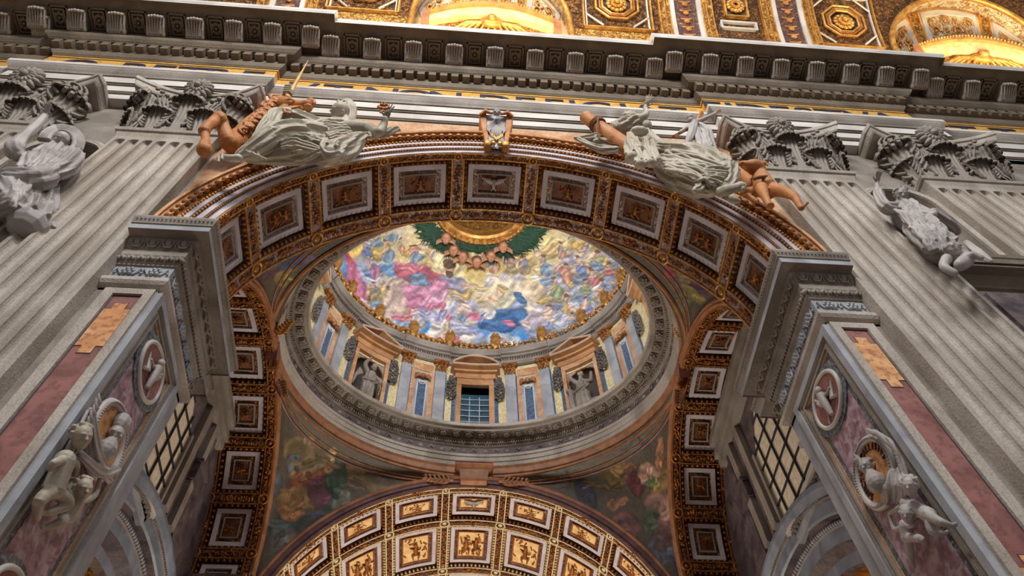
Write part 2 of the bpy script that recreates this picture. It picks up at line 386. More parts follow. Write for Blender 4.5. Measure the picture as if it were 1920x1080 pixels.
# niches sunk in the wall between the pilasters
for s in (-1, 1):
    mb = MB(); nr = (NI1-NI0)/2; cx = XC+s*(NI0+NI1)/2; P = []
    for z in (NZ0, 17, 18, 19, NZS): P.append([(cx+nr*math.cos(PI*i/16), YW+nr*.9*math.sin(PI*i/16), z) for i in range(17)])
    for k in range(1, 7):
        t = PI/2*k/6; P.append([(cx+nr*math.cos(PI*i/16)*math.cos(t), YW+nr*.9*math.sin(PI*i/16)*math.cos(t), NZS+nr*math.sin(t)) for i in range(17)])
    mb.grid(P); mb.add([(cx+nr*math.cos(PI*i/16), YW+nr*.9*math.sin(PI*i/16), NZ0) for i in range(17)], [tuple(range(17))])
    th = thing('statue_niche', 'arched wall niche holding the %s statue between the two fluted pilasters' % ('veiled' if s < 0 else 'friar'), 'niche', (0, 0, 0))
    mb.build('niche_shell', M_STONE, th, True)
    mb = MB(); R1 = []
    for r, y in ((nr, YW-.01), (nr, YW-.1), (nr+.12, YW-.14), (nr+.22, YW-.08), (nr+.22, YW)):
        R1.append([(cx-r, y, 16.2), (cx-r, y, 18)]+[(cx+r*math.cos(PI-PI*i/20), y, NZS+r*math.sin(PI*i/20)) for i in range(21)]+[(cx+r, y, 18), (cx+r, y, 16.2)])
    mb.grid(R1); mb.build('archivolt', M_FLUTE, th)
    mb = MB(); pth = [(cx-1.45, YW), (cx-1.45, YW-.0), (cx+1.45, YW)]
    pth = [(cx-1.2, YW+.02), (cx+1.2, YW+.02)]
    moulding(mb, [(0, 15.2), (.1, 15.25), (.25, 15.5), (.28, 15.55), (.5, 15.6), (.5, 15.85), (.58, 15.95), (.58, 16.1), (0, 16.12)], [(cx-1.14, YW), (cx+1.14, YW)])
    mb.box(cx-1.14, cx+1.14, YW-.55, YW-.52, 15.7, 16.1)
    mb.build('shelf', M_CORN, th)
    mb = MB(); mb.box(cx-.95, cx+.95, YW-.08, YW, 12.2, 15.1); mb.box(cx-.75, cx+.75, YW-.16, YW-.08, 12.5, 14.9); mb.build('panel', M_BRACK, th)

# ================================================================ giant pilasters
def flute_shaft(w, z0, z1, nf=7):
    mb = MB(); pitch = w/(nf+.28); fw = pitch*.74; r = fw/2; xs = [-w/2]
    cs = [(-w/2+pitch*.14+pitch*(i+.5)) for i in range(nf)]
    for c in cs: xs += [c-r, c-r*.985]+[c-r*math.cos(PI*k/10) for k in range(1, 10)]+[c+r*.985, c+r]
    xs.append(w/2); zt = z1-.35-r
    zs = [z0, z0+3, z0+9, z0+15, zt]+[zt+r*math.sin(PI/2*k/7) for k in range(1, 8)]+[zt+r+.01, z1]
    P = []
    for z in zs:
        row = []
        for x in xs:
            d = 0
            for c in cs:
                if abs(x-c) < r:
                    q = r*r-(x-c)**2-max(0, z-zt)**2; d = math.sqrt(q)*1.0 if q > 0 else 0
            row.append((x, d, z))
        P.append(row)
    mb.grid(P)
    for x in (-w/2, w/2): mb.add([(x, 0, z0), (x, .36, z0), (x, .36, z1), (x, 0, z1)], [(0, 1, 2, 3)])
    return mb
def acanthus(w, h, proj, lobes=7, cr=.13, seed=0):
    """leaf rising from its foot at the local origin, lip rolling outward (-y) and down"""
    mb = MB(); NU, NV = 42, 18; P = []; hb = h-cr
    for j in range(NV+1):
        v = j/NV
        if v < .74:
            q = v/.74; y = -(proj-cr*1.6)*(.25*q+.75*q**2.4); z = hb*q
        else:
            a = (v-.74)/.26*PI*1.15; y = -(proj-cr*1.6)-cr*(1-math.cos(a)); z = hb+cr*math.sin(a)
        env = .50+.50*math.sin(PI/2*min(1, v*1.1))**1.5; row = []
        for i in range(NU+1):
            u = -1+2*i/NU
            rid = (abs(math.sin(u*PI*lobes/2))**.5-.6)*.085*w*(.3+.7*v)
            edge = 1+.12*math.sin(v*PI*9)*abs(u)**3
            yy = y+.13*w*(u*u)*(.3+.7*v)-rid; zz = z-.09*h*u*u*v
            if v > .93: zz -= .05*w*abs(math.sin(u*PI*lobes/2))
            row.append((u*w/2*env*edge, yy, zz))
        P.append(row)
    mb.grid(P); mb.grid([[(x, y+.06, z) for x, y, z in r] for r in P])
    for k in range(10):         # small leaflets standing out along both edges
        sd = -1 if k % 2 else 1; q = .25+.16*(k//2); v = .74*q; yq = -(proj-cr*1.6)*(.25*q+.75*q**2.4); e = .50+.50*math.sin(PI/2*min(1, v*1.1))**1.5
        mb.tube([(sd*w*.30*e, yq-.02, hb*q-.1), (sd*w*.50*e, yq-.03, hb*q+.02), (sd*w*(.60*e), yq-.10, hb*q+.10)], [.05, .055, .015], 6)
    for k in range(lobes):      # scalloped lip along the rolled edge
        u = -1+2*(k+.5)/lobes; x = u*w/2*.94
        mb.ball((x, -proj-cr*.25+.13*w*u*u, hb+cr*.15-.09*h*u*u), (w/lobes*.50, cr*.45, cr*.75), 8, 6)
    return mb
def rosette(r, petals=13, depth=.25):
    mb = MB(); 
    for k in range(petals):
        a = 2*PI*k/petals; R = Matrix.Rotation(a, 3, 'Y')
        mb.ball(R @ Vector((r*.62, -.02, 0)), (r*.42, depth*.5, r*.2), 8, 6, R)
        R2 = Matrix.Rotation(a+PI/petals, 3, 'Y'); mb.ball(R2 @ Vector((r*.4, -depth*.35, 0)), (r*.26, depth*.4, r*.14), 6, 5, R2)
    mb.ball((0, -depth*.7, 0), (r*.24, r*.22, r*.24), 10, 8)
    return mb
def volute(r, w):
    mb = MB()
    for o in (-.9, 0, .9):
        pts = []; rad = []
        for k in range(30):
            t = k/29; a = PI*.6+t*PI*3.4; q = r*(1-t*.80)
            pts.append((q*math.cos(a), o*w*1.3, q*math.sin(a))); rad.append(w*(.95-.4*t))
        mb.tube(pts, rad, 7)
    mb.ball((0, 0, 0), (r*.22, w*2.4, r*.22), 8, 6)
    for k in range(4):      # husk segments below the scroll
        a = -PI*.9+k*.55
        for o in (-1, 0, 1): mb.ball((r*1.12*math.cos(a), o*w*1.2, r*1.12*math.sin(a)), (.075, w*.8, .11), 7, 5)
    return mb
def make_capital(parent, w, z0, H):
    cap = MB(); hw = w/2
    P = []
    for v in [i/6 for i in range(7)]:
        e = hw*(.98+.16*v*v); y = -.04-.22*v*v; P.append([(-e, .36, z0+H*.86*v), (-e, y, z0+H*.86*v), (e, y, z0+H*.86*v), (e, .36, z0+H*.86*v)])
    cap.grid(P); c = cap.build('capital', M_STONE, parent)
    # abacus with hollow sides
    mb = MB(); prof = [(.0, .85), (.05, .87), (.10, .92), (.11, .93), (.17, .94), (.19, .97), (.19, 1.0), (-.3, 1.0)]
    K = 24; plan = []
    cw = hw*1.36; dy = .60
    for i in range(K+1):
        t = -1+2*i/K; plan.append((t*cw, -dy+(dy-.12)*(1-t*t)**1.0*1.0))
    rows = []
    for o, zz in prof:
        r = [(-cw-o*.7, .36, z0+H*zz), (-cw-o*.9, -dy-o*.2+.18, z0+H*zz)]
        r += [(x*(1+o*.35/cw), y-o, z0+H*zz) for x, y in plan]
        r += [(cw+o*.9, -dy-o*.2+.18, z0+H*zz), (cw+o*.7, .36, z0+H*zz)]; rows.append(r)
    mb.grid(rows); mb.add(rows[0], [tuple(range(len(rows[0])))]); mb.add(rows[-1], [tuple(range(len(rows[-1])))]); mb.build('abacus', M_FLUTE, c)
    ro = rosette(.17*w, 14, .3).build('rosette', M_STONE, c, True); ro.location = (0, -.50, z0+H*.93); ro.rotation_euler = (.35, 0, 0)
    lo = acanthus(w*.34, H*.38, .40, 6, .10, 1).build('acanthus_leaf', M_STONE, c, True); lo.location = (-w*.25, -.04, z0)
    hi = acanthus(w*.34, H*.66, .54, 6, .12, 2)
    him = hi.build('acanthus_leaf', M_STONE, c, True); him.location = (0, -.06, z0+H*.02)
    for x, me, sc_, rz, y, z in ((w*.25, lo.data, 1, 0, -.04, 0), (w*.47, him.data, 1.10, .72, .0, -.03), (-w*.47, him.data, 1.10, -.72, .0, -.03), (w*.5, lo.data, .95, 1.1, .16, 0), (-w*.5, lo.data, .95, -1.1, .16, 0)):
        o = link('acanthus_leaf', me, None, c); o.location = (x, y, z0+H*z); o.rotation_euler = (0, 0, rz); o.scale = (sc_,)*3
    v1 = volute(.30*w/2.75, .06).build('volute', M_STONE, c, True)
    for k, (s, q) in enumerate(((-1, 1), (1, 1))):
        o = v1 if k == 0 else link('volute', v1.data, None, c)
        o.location = (s*cw*.80, -dy*.75, z0+H*.72); o.rotation_euler = (0, 0, s*.75 if s < 0 else .75+PI)
    mb = MB()   # stems and small caulicole scrolls between leaves
    for s in (-1, 1):
        for k in range(3):
            mb.tube([(s*(.20+.035*k)*w, -.10, z0+H*.36), (s*(.23+.04*k)*w, -.24, z0+H*.56), (s*(.30+.06*k)*w, -.38, z0+H*(.74+.02*k))], [.04, .045, .03], 6)
        for k in range(5): mb.ball((s*(.16+.065*k)*w, -.34-.05*k, z0+H*(.64+.045*k)), (.09, .06, .08), 7, 5)
        for k in range(4):
            a = k*1.3; mb.ball((s*(.24*w+.10*math.cos(a)), -.34, z0+H*.72+.10*math.sin(a)), .07, 7, 5)
    mb.build('caulicole', M_STONE, c, True)
    return c
def pilaster(off, w, label):
    th = thing('fluted_pilaster', label, 'pilaster', (XC+off, 8.0, 0), group=None)
    flute_shaft(w, -1.6, 21.42).build('shaft', M_FLUTE, th)
    mb = MB(); pth = [(-w/2, .34), (-w/2, 0), (w/2, 0), (w/2, .34)]
    moulding(mb, [(0, 21.3), (.03, 21.42), (.05, 21.48), (.05, 21.53), (.11, 21.56), (.15, 21.66), (.11, 21.78), (.04, 21.8), (0, 21.8)], pth)
    mb.build('necking', M_FLUTE, th)
    make_capital(th, w, 21.78, 2.95)
    return th
pilaster(-9.58, 2.76, 'fluted pilaster left of the big arch, behind the unicorn leg')
pilaster(9.58, 2.76, 'fluted pilaster right of the big arch, behind the spread dog legs')
pilaster(-14.9, 3.2, 'fluted pilaster at the far left edge, beyond the veiled niche statue')
pilaster(14.9, 3.2, 'fluted pilaster at the right edge, beyond the friar statue with raised hand')

# ================================================================ entablature
RS = .31
PATH = [(-45, YW), (XC-16.5, YW), (XC-16.5, YW-RS), (XC-8.2, YW-RS), (XC-8.2, YW), (XC+8.2, YW), (XC+8.2, YW-RS), (XC+16.5, YW-RS), (XC+16.5, YW), (45, YW)]
ent = thing('entablature', 'long stone entablature with gold lettered frieze under the coffered vault', 'entablature', (0, 0, 0))
for z0, z1, p in ((24.70, 25.13, 0), (25.32, 25.82, .07), (26.02, 26.58, .14)):
    mb = MB(); moulding(mb, [(p-.33 if p == 0 else p-.06, z0), (p, z0), (p, z1)], PATH); mb.build('fascia', M_LIGHT, ent)
    if p < .1:
        mb = MB(); moulding(mb, [(p, z1), (p-.03, z1+.01), (p-.03, z1+.04), (p+.03, z1+.06), (p+.055, z1+.10), (p+.03, z1+.14), (p+.0, z1+.15), (p+.0, z1+.19), (p+.07, z1+.20)], PATH); mb.build('bead_course', M_CORN, ent)
mb = MB(); moulding(mb, [(.14, 26.58), (.11, 26.59), (.11, 26.62), (.18, 26.64), (.18, 26.7), (.2, 26.74), (.26, 26.82), (.33, 26.95), (.34, 27.05)], PATH); mb.build('cyma', M_STONE, ent)
mb = MB(); moulding(mb, [(.34, 27.05), (.37, 27.07), (.37, 27.3), (0, 27.34)], PATH); mb.build('fillet', M_LIGHT, ent)
mb = MB(); moulding(mb, [(0, 27.3), (0, 29.36)], PATH); mb.build('frieze', M_FRIEZE, ent)
mb = MB(); moulding(mb, [(.004, 29.1), (.02, 29.1), (.02, 29.14), (.004, 29.14)], PATH); mb.build('frieze_line', M_LINE, ent)
mb = MB(); moulding(mb, [(0, 29.36), (.03, 29.36), (.03, 29.42), (.08, 29.46), (.16, 29.6), (.18, 29.7), (.14, 29.72), (.14, 30.1), (.44, 30.12), (.44, 30.17), (.48, 30.19), (.60, 30.30), (.65, 30.4), (.66, 30.44), (.62, 30.46), (.62, 31.0), (1.84, 31.0), (1.84, 30.93), (1.90, 30.93)], PATH); mb.build('cornice', M_CORN, ent)
mb = MB(); moulding(mb, [(1.90, 30.93), (1.90, 31.05), (1.94, 31.1), (1.97, 31.22), (1.97, 31.3), (0, 31.5), (-.6, 31.5)], PATH); mb.build('cornice_lip', M_LIGHT, ent)
# dentils: 100 largest in view as parts, the rest one part
st = [q for q in along(PATH, .28, .44, .08) if -21 < q[0].x < 27]
st.sort(key=lambda q: (q[0]-Vector((2, 8))).length)
dm = MB(); dm.box(-.14, .14, -.15, .15, 0, .36); me = dm.build('dentil', M_CORN, mesh_only=True)
rest = MB()
for k, (p, t, n) in enumerate(st):
    if k < 100:
        o = link('dentil', me, None, ent); o.location = (p.x, p.y, 29.74); o.rotation_euler = (0, 0, math.atan2(t.y, t.x))
    else: rest.box(p.x-.14, p.x+.14, p.y-.15, p.y+.15, 29.74, 30.1)
tag(rest.build('dentil_row', M_CORN, ent), kind='stuff')
# modillions and the sunk panels between them
def modillion():
    mb = MB(); prof = []
    for k in range(13):
        t = k/12; prof.append((.32-.72*t, -.02+.10*math.sin(t*PI*2)-.30*(1-t)))
    pr = [(-.33, 0)]+[(-q, z) for q, z in reversed([( -y, z) for y, z in prof])]
    poly = [(0, .36, 0), (0, .36, -.5), (0, .20, -.52), (0, .02, -.42), (0, -.12, -.30), (0, -.26, -.25), (0, -.36, -.30), (0, -.40, -.2), (0, -.38, 0)]
    mb.prism(poly, (-.3, 0, 0), (.6, 0, 0))
    for s in (-1, 1):
        mb.tube([(s*.3, .3, -.50), (s*.3, .02, -.40), (s*.3, -.3, -.22)], .05, 6); mb.ball((s*.28, .26, -.42), (.07, .12, .12), 8, 6)
    for k in range(5): mb.tube([((k-2)*.07, .3, -.52), ((k-2)*.09, -.02, -.42), ((k-2)*.11, -.34, -.28)], .035, 5)
    for k in range(5): mb.ball(((k-2)*.11, -.40+.02*abs(k-2), -.27-.02*(2-abs(k-2))), (.07, .07, .10), 7, 5)
    return mb
mm = modillion().build('modillion', M_STONE, mesh_only=True, smooth=False)
pm = MB()
for a, b in ((.0, .05), (.11, .08)):
    e = .34-a; pm.box(-e, e, -.46+a, -.46+a+.06, -.03-b, 0); pm.box(-e, e, .46-a-.06, .46-a, -.03-b, 0); pm.box(-e, -e+.06, -.46+a, .46-a, -.03-b, 0); pm.box(e-.06, e, -.46+a, .46-a, -.03-b, 0)
pm = pm.build('soffit_frame', M_CORN, mesh_only=True)
rz = MB(); 
for k in range(8):
    a = PI*2*k/8; rz.ball((.17*math.cos(a), .17*math.sin(a), -.05), (.09, .09, .06), 7, 5)
rz.ball((0, 0, -.08), .07, 7, 5); rz = rz.build('soffit_rosette', M_CORN, mesh_only=True, smooth=True)
for (x0, x1, y) in ((-21, XC-16.5-.9, YW), (XC-16.5+.0-1.0, XC-8.2+1.0, YW-RS), (XC-8.2+1.75, XC+8.2-1.75, YW), (XC+8.2-1.0, XC+16.5+1.0, YW-RS), (XC+16.5+1.75, 27, YW)):
    n = max(1, int((x1-x0)/1.44)); st = (x1-x0)/n
    for k in range(n+1):
        x = x0+st*k
        o = link('modillion', mm, None, ent); o.location = (x, y-1.0, 31.0)
        if k < n:
            o = link('soffit_frame', pm, None, ent); o.location = (x+st/2, y-1.02, 31.0)
            o2 = link('soffit_rosette', rz, None, ent); o2.location = (x+st/2, y-1.02, 30.98)
# inscription, letter by letter
def letter(ch, size, ex, m, parent, loc, sx=1., name='letter', rot=(PI/2, 0, 0), off=.0):
    cu = bpy.data.curves.new('tmp', 'FONT'); cu.body = ch; cu.size = size; cu.extrude = ex; cu.offset = off; cu.align_x = 'CENTER'; cu.resolution_u = 4
    t = bpy.data.objects.new('tmp', cu); C.objects.link(t)
    me = bpy.data.meshes.new_from_object(t.evaluated_get(bpy.context.evaluated_depsgraph_get()))
    bpy.data.objects.remove(t); bpy.data.curves.remove(cu); me.name = name; me.materials.clear()
    o = link(name, me, m, parent); o.location = loc; o.rotation_euler = rot; o.scale = (sx, 1, 1); return o
for txt, y in (('O148,119 P243,127 E297,133 T351,138 R401,143 E462,149', YW-RS-.02), ('V568,160 T632,166 N715,172 O778,176 N835,181 D928,188 E985,193 F1040,198 I1076,201 C1120,204 I1174,209 A1215,212 T1272,218', YW-.02),
               ('F1345,208 I1379,210 D1424,214 E1478,218 S1525,222 T1575,226 V1630,230 A1682,234', YW-RS-.02), ('E1765,240 T1815,245 T1900,255', YW-.02)):
    for tok in txt.split():
        p = at(float(tok[1:].split(',')[0]), float(tok.split(',')[1]), y)
        letter(tok[0], 1.95, .015, M_INK, ent, (p.x, y, 27.55), .95, off=.015)
# walkway railing standing on the cornice
rl = thing('walkway_railing', 'thin metal railing running along the top edge of the great cornice', 'railing', (0, 0, 0))
for k in range(44):
    x = XC-7.6+k*.35
    mb = MB(); mb.box(x-.03, x+.03, 6.62, 6.68, 31.3, 31.95); mb.build('post', M_LIGHT, rl)
mb = MB(); mb.box(XC-7.8, XC+7.8, 6.62, 6.68, 31.9, 31.98); mb.box(XC-7.8, XC+7.8, 6.63, 6.67, 31.6, 31.64); mb.build('rail', M_IRON, rl)
# ================================================================ coffered arches (shared builder, local axis y runs into the arch)
def cyl(R=0):
    return lambda th, y, r: ((R+r)*math.cos(th), y, (R+r)*math.sin(th))
D2R = PI/180
def relief_figures(mb, R, y0, y1, a, seed, kind):
    """small stucco relief in a coffer panel, in arch coordinates around the crown (90 deg)"""
    rnd = random.Random(seed); f = cyl(R); c = 90*D2R; hy = (y1-y0)/2; yc = (y0+y1)/2; fz = .62 if hy > .5 else 1.
    def b(u, v, s, sx=1, sy=1, rise=-.05):
        p = Vector(f(c+u*a, yc+v*hy, rise)); mb.ball(p, (s*sx, s*sy, s*.7), 8, 6)
    if kind == 'dove':
        b(0, .1, .11, .6, 1.5); b(0, -.35, .06)
        for s in (-1, 1):
            pts = [f(c, yc-.02, -.05), f(c+s*a*.35, yc-.12, -.09), f(c+s*a*.8, yc-.2, -.05)]
            mb.tube(pts, [.05, .07, .015], 6, flat=(.5, 1.4))
            for k in range(4): mb.tube([f(c+s*a*(.2+.14*k), yc-.12, -.06), f(c+s*a*(.28+.16*k), yc+.04, -.05)], [.03, .008], 5)
            mb.tube([f(c, yc+.1, -.05), f(c+s*a*.16, yc+hy*.8, -.05)], [.05, .02], 5)
        return
    n = 2 if kind == 'pair' else 1
    for q in range(n):
        u0 = (-.42 if q == 0 else .42) if n == 2 else rnd.uniform(-.2, .2)
        hd = f(c+u0*a, yc-hy*.45, -.09); ch = f(c+(u0*.9)*a, yc-hy*.05, -.1); hip = f(c+(u0*1.1)*a, yc+hy*.3, -.08)
        mb.ball(hd, hy*.16*fz, 8, 6); mb.tube([hd, ch, hip], [hy*.1*fz, hy*.22*fz, hy*.2*fz], 7)
        for s in (-1, 1):
            k = f(c+(u0+s*.28)*a, yc+hy*rnd.uniform(.3, .6), -.1); ft = f(c+(u0+s*rnd.uniform(.05, .5))*a, yc+hy*.85, -.05)
            mb.tube([hip, k, ft], [hy*.15*fz, hy*.11*fz, hy*.06*fz], 6)
            e = f(c+(u0+s*.34)*a, yc-hy*rnd.uniform(0, .4), -.08); h = f(c+(u0+s*rnd.uniform(.2, .5))*a, yc-hy*rnd.uniform(-.1, .7), -.06)
            mb.tube([ch, e, h], [hy*.1*fz, hy*.07*fz, hy*.05*fz], 6)
    for k in range(10 if fz == 1 else 22):
        u, v = rnd.uniform(-.9, .9), rnd.uniform(-.85, .85); p = f(c+u*a, yc+v*hy, -.02); q = f(c+(u+rnd.uniform(-.3, .3))*a, yc+(v+rnd.uniform(-.3, .3))*hy, -.04)
        mb.tube([p, q], [hy*.09*fz, hy*.04*fz], 6)
def coffered_arch(th, R, rows, angles, half, y_end, mats, beadstep=.16, medal=True, kinds=None, garland='fruit', seed=0, edge_in=.32, frame_d=(0.30, .10, .12), lo=0, hi=180, border=True):
    """rows: list of (y0,y1) of the white coffer frames; half: half angle of a frame, degrees"""
    rnd = random.Random(seed)
    F, G, GD, FR, PAN, BEAD = mats
    f = cyl(R); D = .34
    # ground of the vault, behind the coffers
    mb = MB(); mb.mbox(f, lo*D2R, hi*D2R, 0, y_end, D, D+.3, 90, 1); mb.build('vault_ground', GD, th, True)
    # raised grid: ring bands and cross bands
    mb = MB(); ys = [0]+[v for r in rows for v in (r[0]-edge_in*.55, r[1]+edge_in*.55)]+[y_end]
    for k in range(0, len(ys), 2):
        if ys[k+1] > ys[k]+.02: mb.mbox(f, lo*D2R, hi*D2R, ys[k], ys[k+1], 0, D, 90, 1)
    step = (angles[1]-angles[0]); ribh = (step-2*half)/2-math.degrees(.16/R)
    mids = [angles[0]-step/2+i*step for i in range(len(angles)+1)]
    for m_ in mids:
        if m_ < lo+2 or m_ > hi-2: continue
        for r in rows: mb.mbox(f, (m_-ribh)*D2R, (m_+ribh)*D2R, r[0]-edge_in*.55, r[1]+edge_in*.55, 0, D, 4, 1)
    mb.build('rib_grid', F, th, False)
    # thin gilded lines along the bands
    mb = MB()
    for k in range(0, len(ys), 2):
        for y in (ys[k]+.03, ys[k+1]-.03):
            mb.mbox(f, lo*D2R, hi*D2R, y-.022, y+.022, -.035, .02, 90, 1)
    for m_ in mids:
        if m_ < lo+2 or m_ > hi-2: continue
        for r in rows:
            for s in (-1, 1):
                a = (m_+s*(ribh-.1))*D2R; e = .022/R
                mb.mbox(f, a-e, a+e, r[0]-edge_in*.55, r[1]+edge_in*.55, -.035, .02, 1, 1)
    mb.build('gilded_line', G, th)
    # medallion rings at the crossings
    if medal:
        yc = [(ys[k]+ys[k+1])/2 for k in range(0, len(ys), 2)]; wd = [ys[k+1]-ys[k] for k in range(0, len(ys), 2)]
        for yy, ww in zip(yc, wd):
            if ww < .18: continue
            rr = min(ww*.5, .2); mb = MB(); pts = [(rr*math.cos(t*PI/8), rr*math.sin(t*PI/8), R-.03) for t in range(16)]
            mb.tube(pts, .035, 6, closed=True); mb.ball((0, 0, R), (rr*.5, rr*.5, .06), 8, 6)
            me = mb.build('medallion_ring', G, mesh_only=True, smooth=True)
            for m_ in mids:
                if m_ < lo+1 or m_ > hi-1: continue
                o = link('medallion_ring', me, None, th); o.location = (0, yy, 0); o.rotation_euler = (0, (90-m_)*D2R, 0)
    # garlands of fruit and leaves on ribs and bands
    mb = MB()
    def cluster(a0, a1, y0, y1, n, s):
        for k in range(n):
            t = (k+.5)/n; a = a0+(a1-a0)*t; y = y0+(y1-y0)*t; sw = s*(.35+.75*math.sin(PI*t))
            for j in range(3):
                da = rnd.uniform(-1, 1)*sw*(1 if a0 == a1 else .25)/R; dy = rnd.uniform(-1, 1)*sw*(1 if a0 != a1 else .25)
                mb.ball(f(a+da, y+dy, -.02-rnd.random()*.03), rnd.uniform(.35, .75)*s*(.8 if garland == 'fruit' else .6), 6, 4)
    for m_ in mids:
        if m_ < lo+2 or m_ > hi-2: continue
        for r in rows:
            L = r[1]-r[0]; nn = max(1, int(L/.5))
            for q in range(nn): cluster(m_*D2R, m_*D2R, r[0]+L*q/nn, r[0]+L*(q+.92)/nn, 6, .09 if garland == 'fruit' else .06)
    for k in range(0, len(ys), 2):
        yc = (ys[k]+ys[k+1])/2
        for a in angles:
            for q in (-1, 0, 1): cluster((a+(q-.42)*step/3.4)*D2R, (a+(q+.42)*step/3.4)*D2R, yc, yc, 8, .10 if q == 0 else .07)
    mb.build('garland', BEAD, th, True)
    # coffers
    for ri, r in enumerate(rows):
        hw = half*D2R; y0, y1 = r; mt = frame_d
        base = {}
        for ki, a in enumerate(angles):
            kind = kinds(ri, ki) if kinds else 'one'
            if kind not in base:
                fr = MB(); c = 90*D2R; t = .155/R*1.0; u = .165
                g = lambda a0, a1, b0, b1, w0, w1: fr.mbox(f, a0, a1, b0, b1, w0, w1, 4, 1)
                g(c-hw, c+hw, y0, y0+u, .10, .20); g(c-hw, c+hw, y1-u, y1, .10, .20)
                g(c-hw, c-hw+t, y0+u, y1-u, .10, .20); g(c+hw-t, c+hw, y0+u, y1-u, .10, .20)
                pn = MB(); i1 = t+.13/R; i2 = u+.13
                pn.mbox(f, c-hw+t, c+hw-t, y0+u, y1-u, .17, .26, 5, 1)
                ml = MB()
                for (aa, bb, cc, dd) in ((c-hw+i1, c+hw-i1, y0+i2, y0+i2+.05), (c-hw+i1, c+hw-i1, y1-i2-.05, y1-i2), (c-hw+i1, c-hw+i1+.05/R, y0+i2, y1-i2), (c+hw-i1-.05/R, c+hw-i1, y0+i2, y1-i2)):
                    ml.mbox(f, aa, bb, cc, dd, .10, .18, 3, 1)
                p2 = MB(); p2.mbox(f, c-hw+i1+.05/R, c+hw-i1-.05/R, y0+i2+.05, y1-i2-.05, .155, .20, 5, 1)
                # egg row round the coffer, on the slope between rib and frame
                eg = MB(); ea = hw+.10/R; ey0, ey1 = y0-.10, y1+.10
                na = max(6, int(2*ea*R/beadstep)); ny = max(4, int((ey1-ey0)/beadstep))
                for k in range(na+1):
                    for yy in (ey0, ey1): eg.ball(f(c-ea+2*ea*k/na, yy, .03), (beadstep*.3, .055, .07), 6, 4)
                for k in range(1, ny):
                    for sa in (-1, 1): eg.ball(f(c+sa*ea, ey0+(ey1-ey0)*k/ny, .03), (.055, beadstep*.3, .07), 6, 4)
                rf = MB(); relief_figures(rf, R+.15, y0+i2+.06, y1-i2-.06, hw-i1-.06/R, seed*31+ri*7+ki, kind)
                base[kind] = (fr.build('coffer', FR, mesh_only=True), pn.build('sunk_border', F if ri == 0 else F, mesh_only=True), ml.build('inner_moulding', M_STONE if PAN is M_PANEL else GD, mesh_only=True),
                              p2.build('panel', PAN, mesh_only=True), eg.build('egg_row', BEAD if ri == 0 else G, mesh_only=True, smooth=True), rf.build('relief', M_STATG if kind in ('dove',) else BEAD, mesh_only=True, smooth=True))
            co = link('coffer', base[kind][0], None, th); co.rotation_euler = (0, (90-a)*D2R, 0)
            for nm, me in zip(('sunk_border', 'inner_moulding', 'panel', 'egg_row', 'relief'), base[kind][1:]): link(nm, me, None, co)
def arch_moulding(parent, name, prof, m, n=96, lo=0, hi=180, smooth=False):
    """prof: (radius, y) pairs"""
    mb = MB()
    for (r0, y0), (r1, y1) in zip(prof, prof[1:]):
        mb.grid([[(r*math.cos(lo*D2R+(hi-lo)*D2R*i/n), y, r*math.sin(lo*D2R+(hi-lo)*D2R*i/n)) for i in range(n+1)] for r, y in ((r0, y0), (r1, y1))])
    return mb.build(name, m, parent, smooth)
def bead_ring(parent, name, r, y, pitch, size, m, lo=0, hi=180, kind='ball'):
    mb = MB(); n = int((hi-lo)*D2R*r/pitch)
    for k in range(n):
        a = lo*D2R+(hi-lo)*D2R*(k+.5)/n; R3 = Matrix.Rotation(PI/2-a, 3, 'Y')
        mb.ball((r*math.cos(a), y, r*math.sin(a)), size, 6, 4, R3)
    return mb.build(name, m, parent, True)

# ---------------------------------------------------------------- the big nave arch
va = thing('coffered_vault', 'brown and gold coffered underside of the big arch with white bordered coffers', 'vault', (XC, YW, ZS))
STEP = 19.2
coffered_arch(va, RA, [(.41, 1.71)], [90+STEP*k for k in range(-4, 5)], 6.7, YA-YW, (M_FILW, M_GILT, M_GILTD, M_WHITE, M_PANEL, M_GILTD), seed=3,
              kinds=lambda r, k: 'dove' if k == 4 else ('pair' if k in (1, 7) else ('one' if k % 2 else 'lone')))
av = thing('archivolt', 'white and gold archivolt moulding round the big arch with a row of gilded eggs', 'archivolt', (XC, YW, ZS))
arch_moulding(av, 'white_band', [(7.02, .02), (7.02, -.02), (7.17, -.02), (7.17, -.05)], M_WHITE)
arch_moulding(av, 'bead_bed', [(7.17, -.05), (7.21, -.02), (7.25, -.05)], M_GILTD)
arch_moulding(av, 'white_band', [(7.25, -.05), (7.25, -.09), (7.40, -.09)], M_WHITE)
arch_moulding(av, 'bead_bed', [(7.40, -.09), (7.44, -.05), (7.50, -.10)], M_GILTD)
arch_moulding(av, 'white_band', [(7.50, -.10), (7.50, -.15), (7.63, -.15)], M_WHITE)
arch_moulding(av, 'egg_bed', [(7.63, -.15), (7.66, -.17), (7.68, -.14), (7.72, -.10), (8.0, -.28)], M_GILTD)
arch_moulding(av, 'gilded_rim', [(8.0, -.28), (8.0, -.34), (8.05, -.37), (8.09, -.35), (8.09, 0)], M_BRONZE)
bead_ring(av, 'bead_row', 7.21, -.06, .085, (.034, .035, .035), M_BRONZE); bead_ring(av, 'bead_row', 7.45, -.11, .13, (.05, .045, .045), M_BRONZE); bead_ring(av, 'bead_row', 7.65, -.18, .12, (.045, .03, .03), M_GILT)
mb = MB(); mb.ball((0, 0, 0), (.10, .10, .125), 10, 8)
mb.tube([(-.11, .03, .13), (-.12, 0, 0), (-.08, -.02, -.11), (0, -.03, -.145), (.08, -.02, -.11), (.12, 0, 0), (.11, .03, .13)], .017, 6)
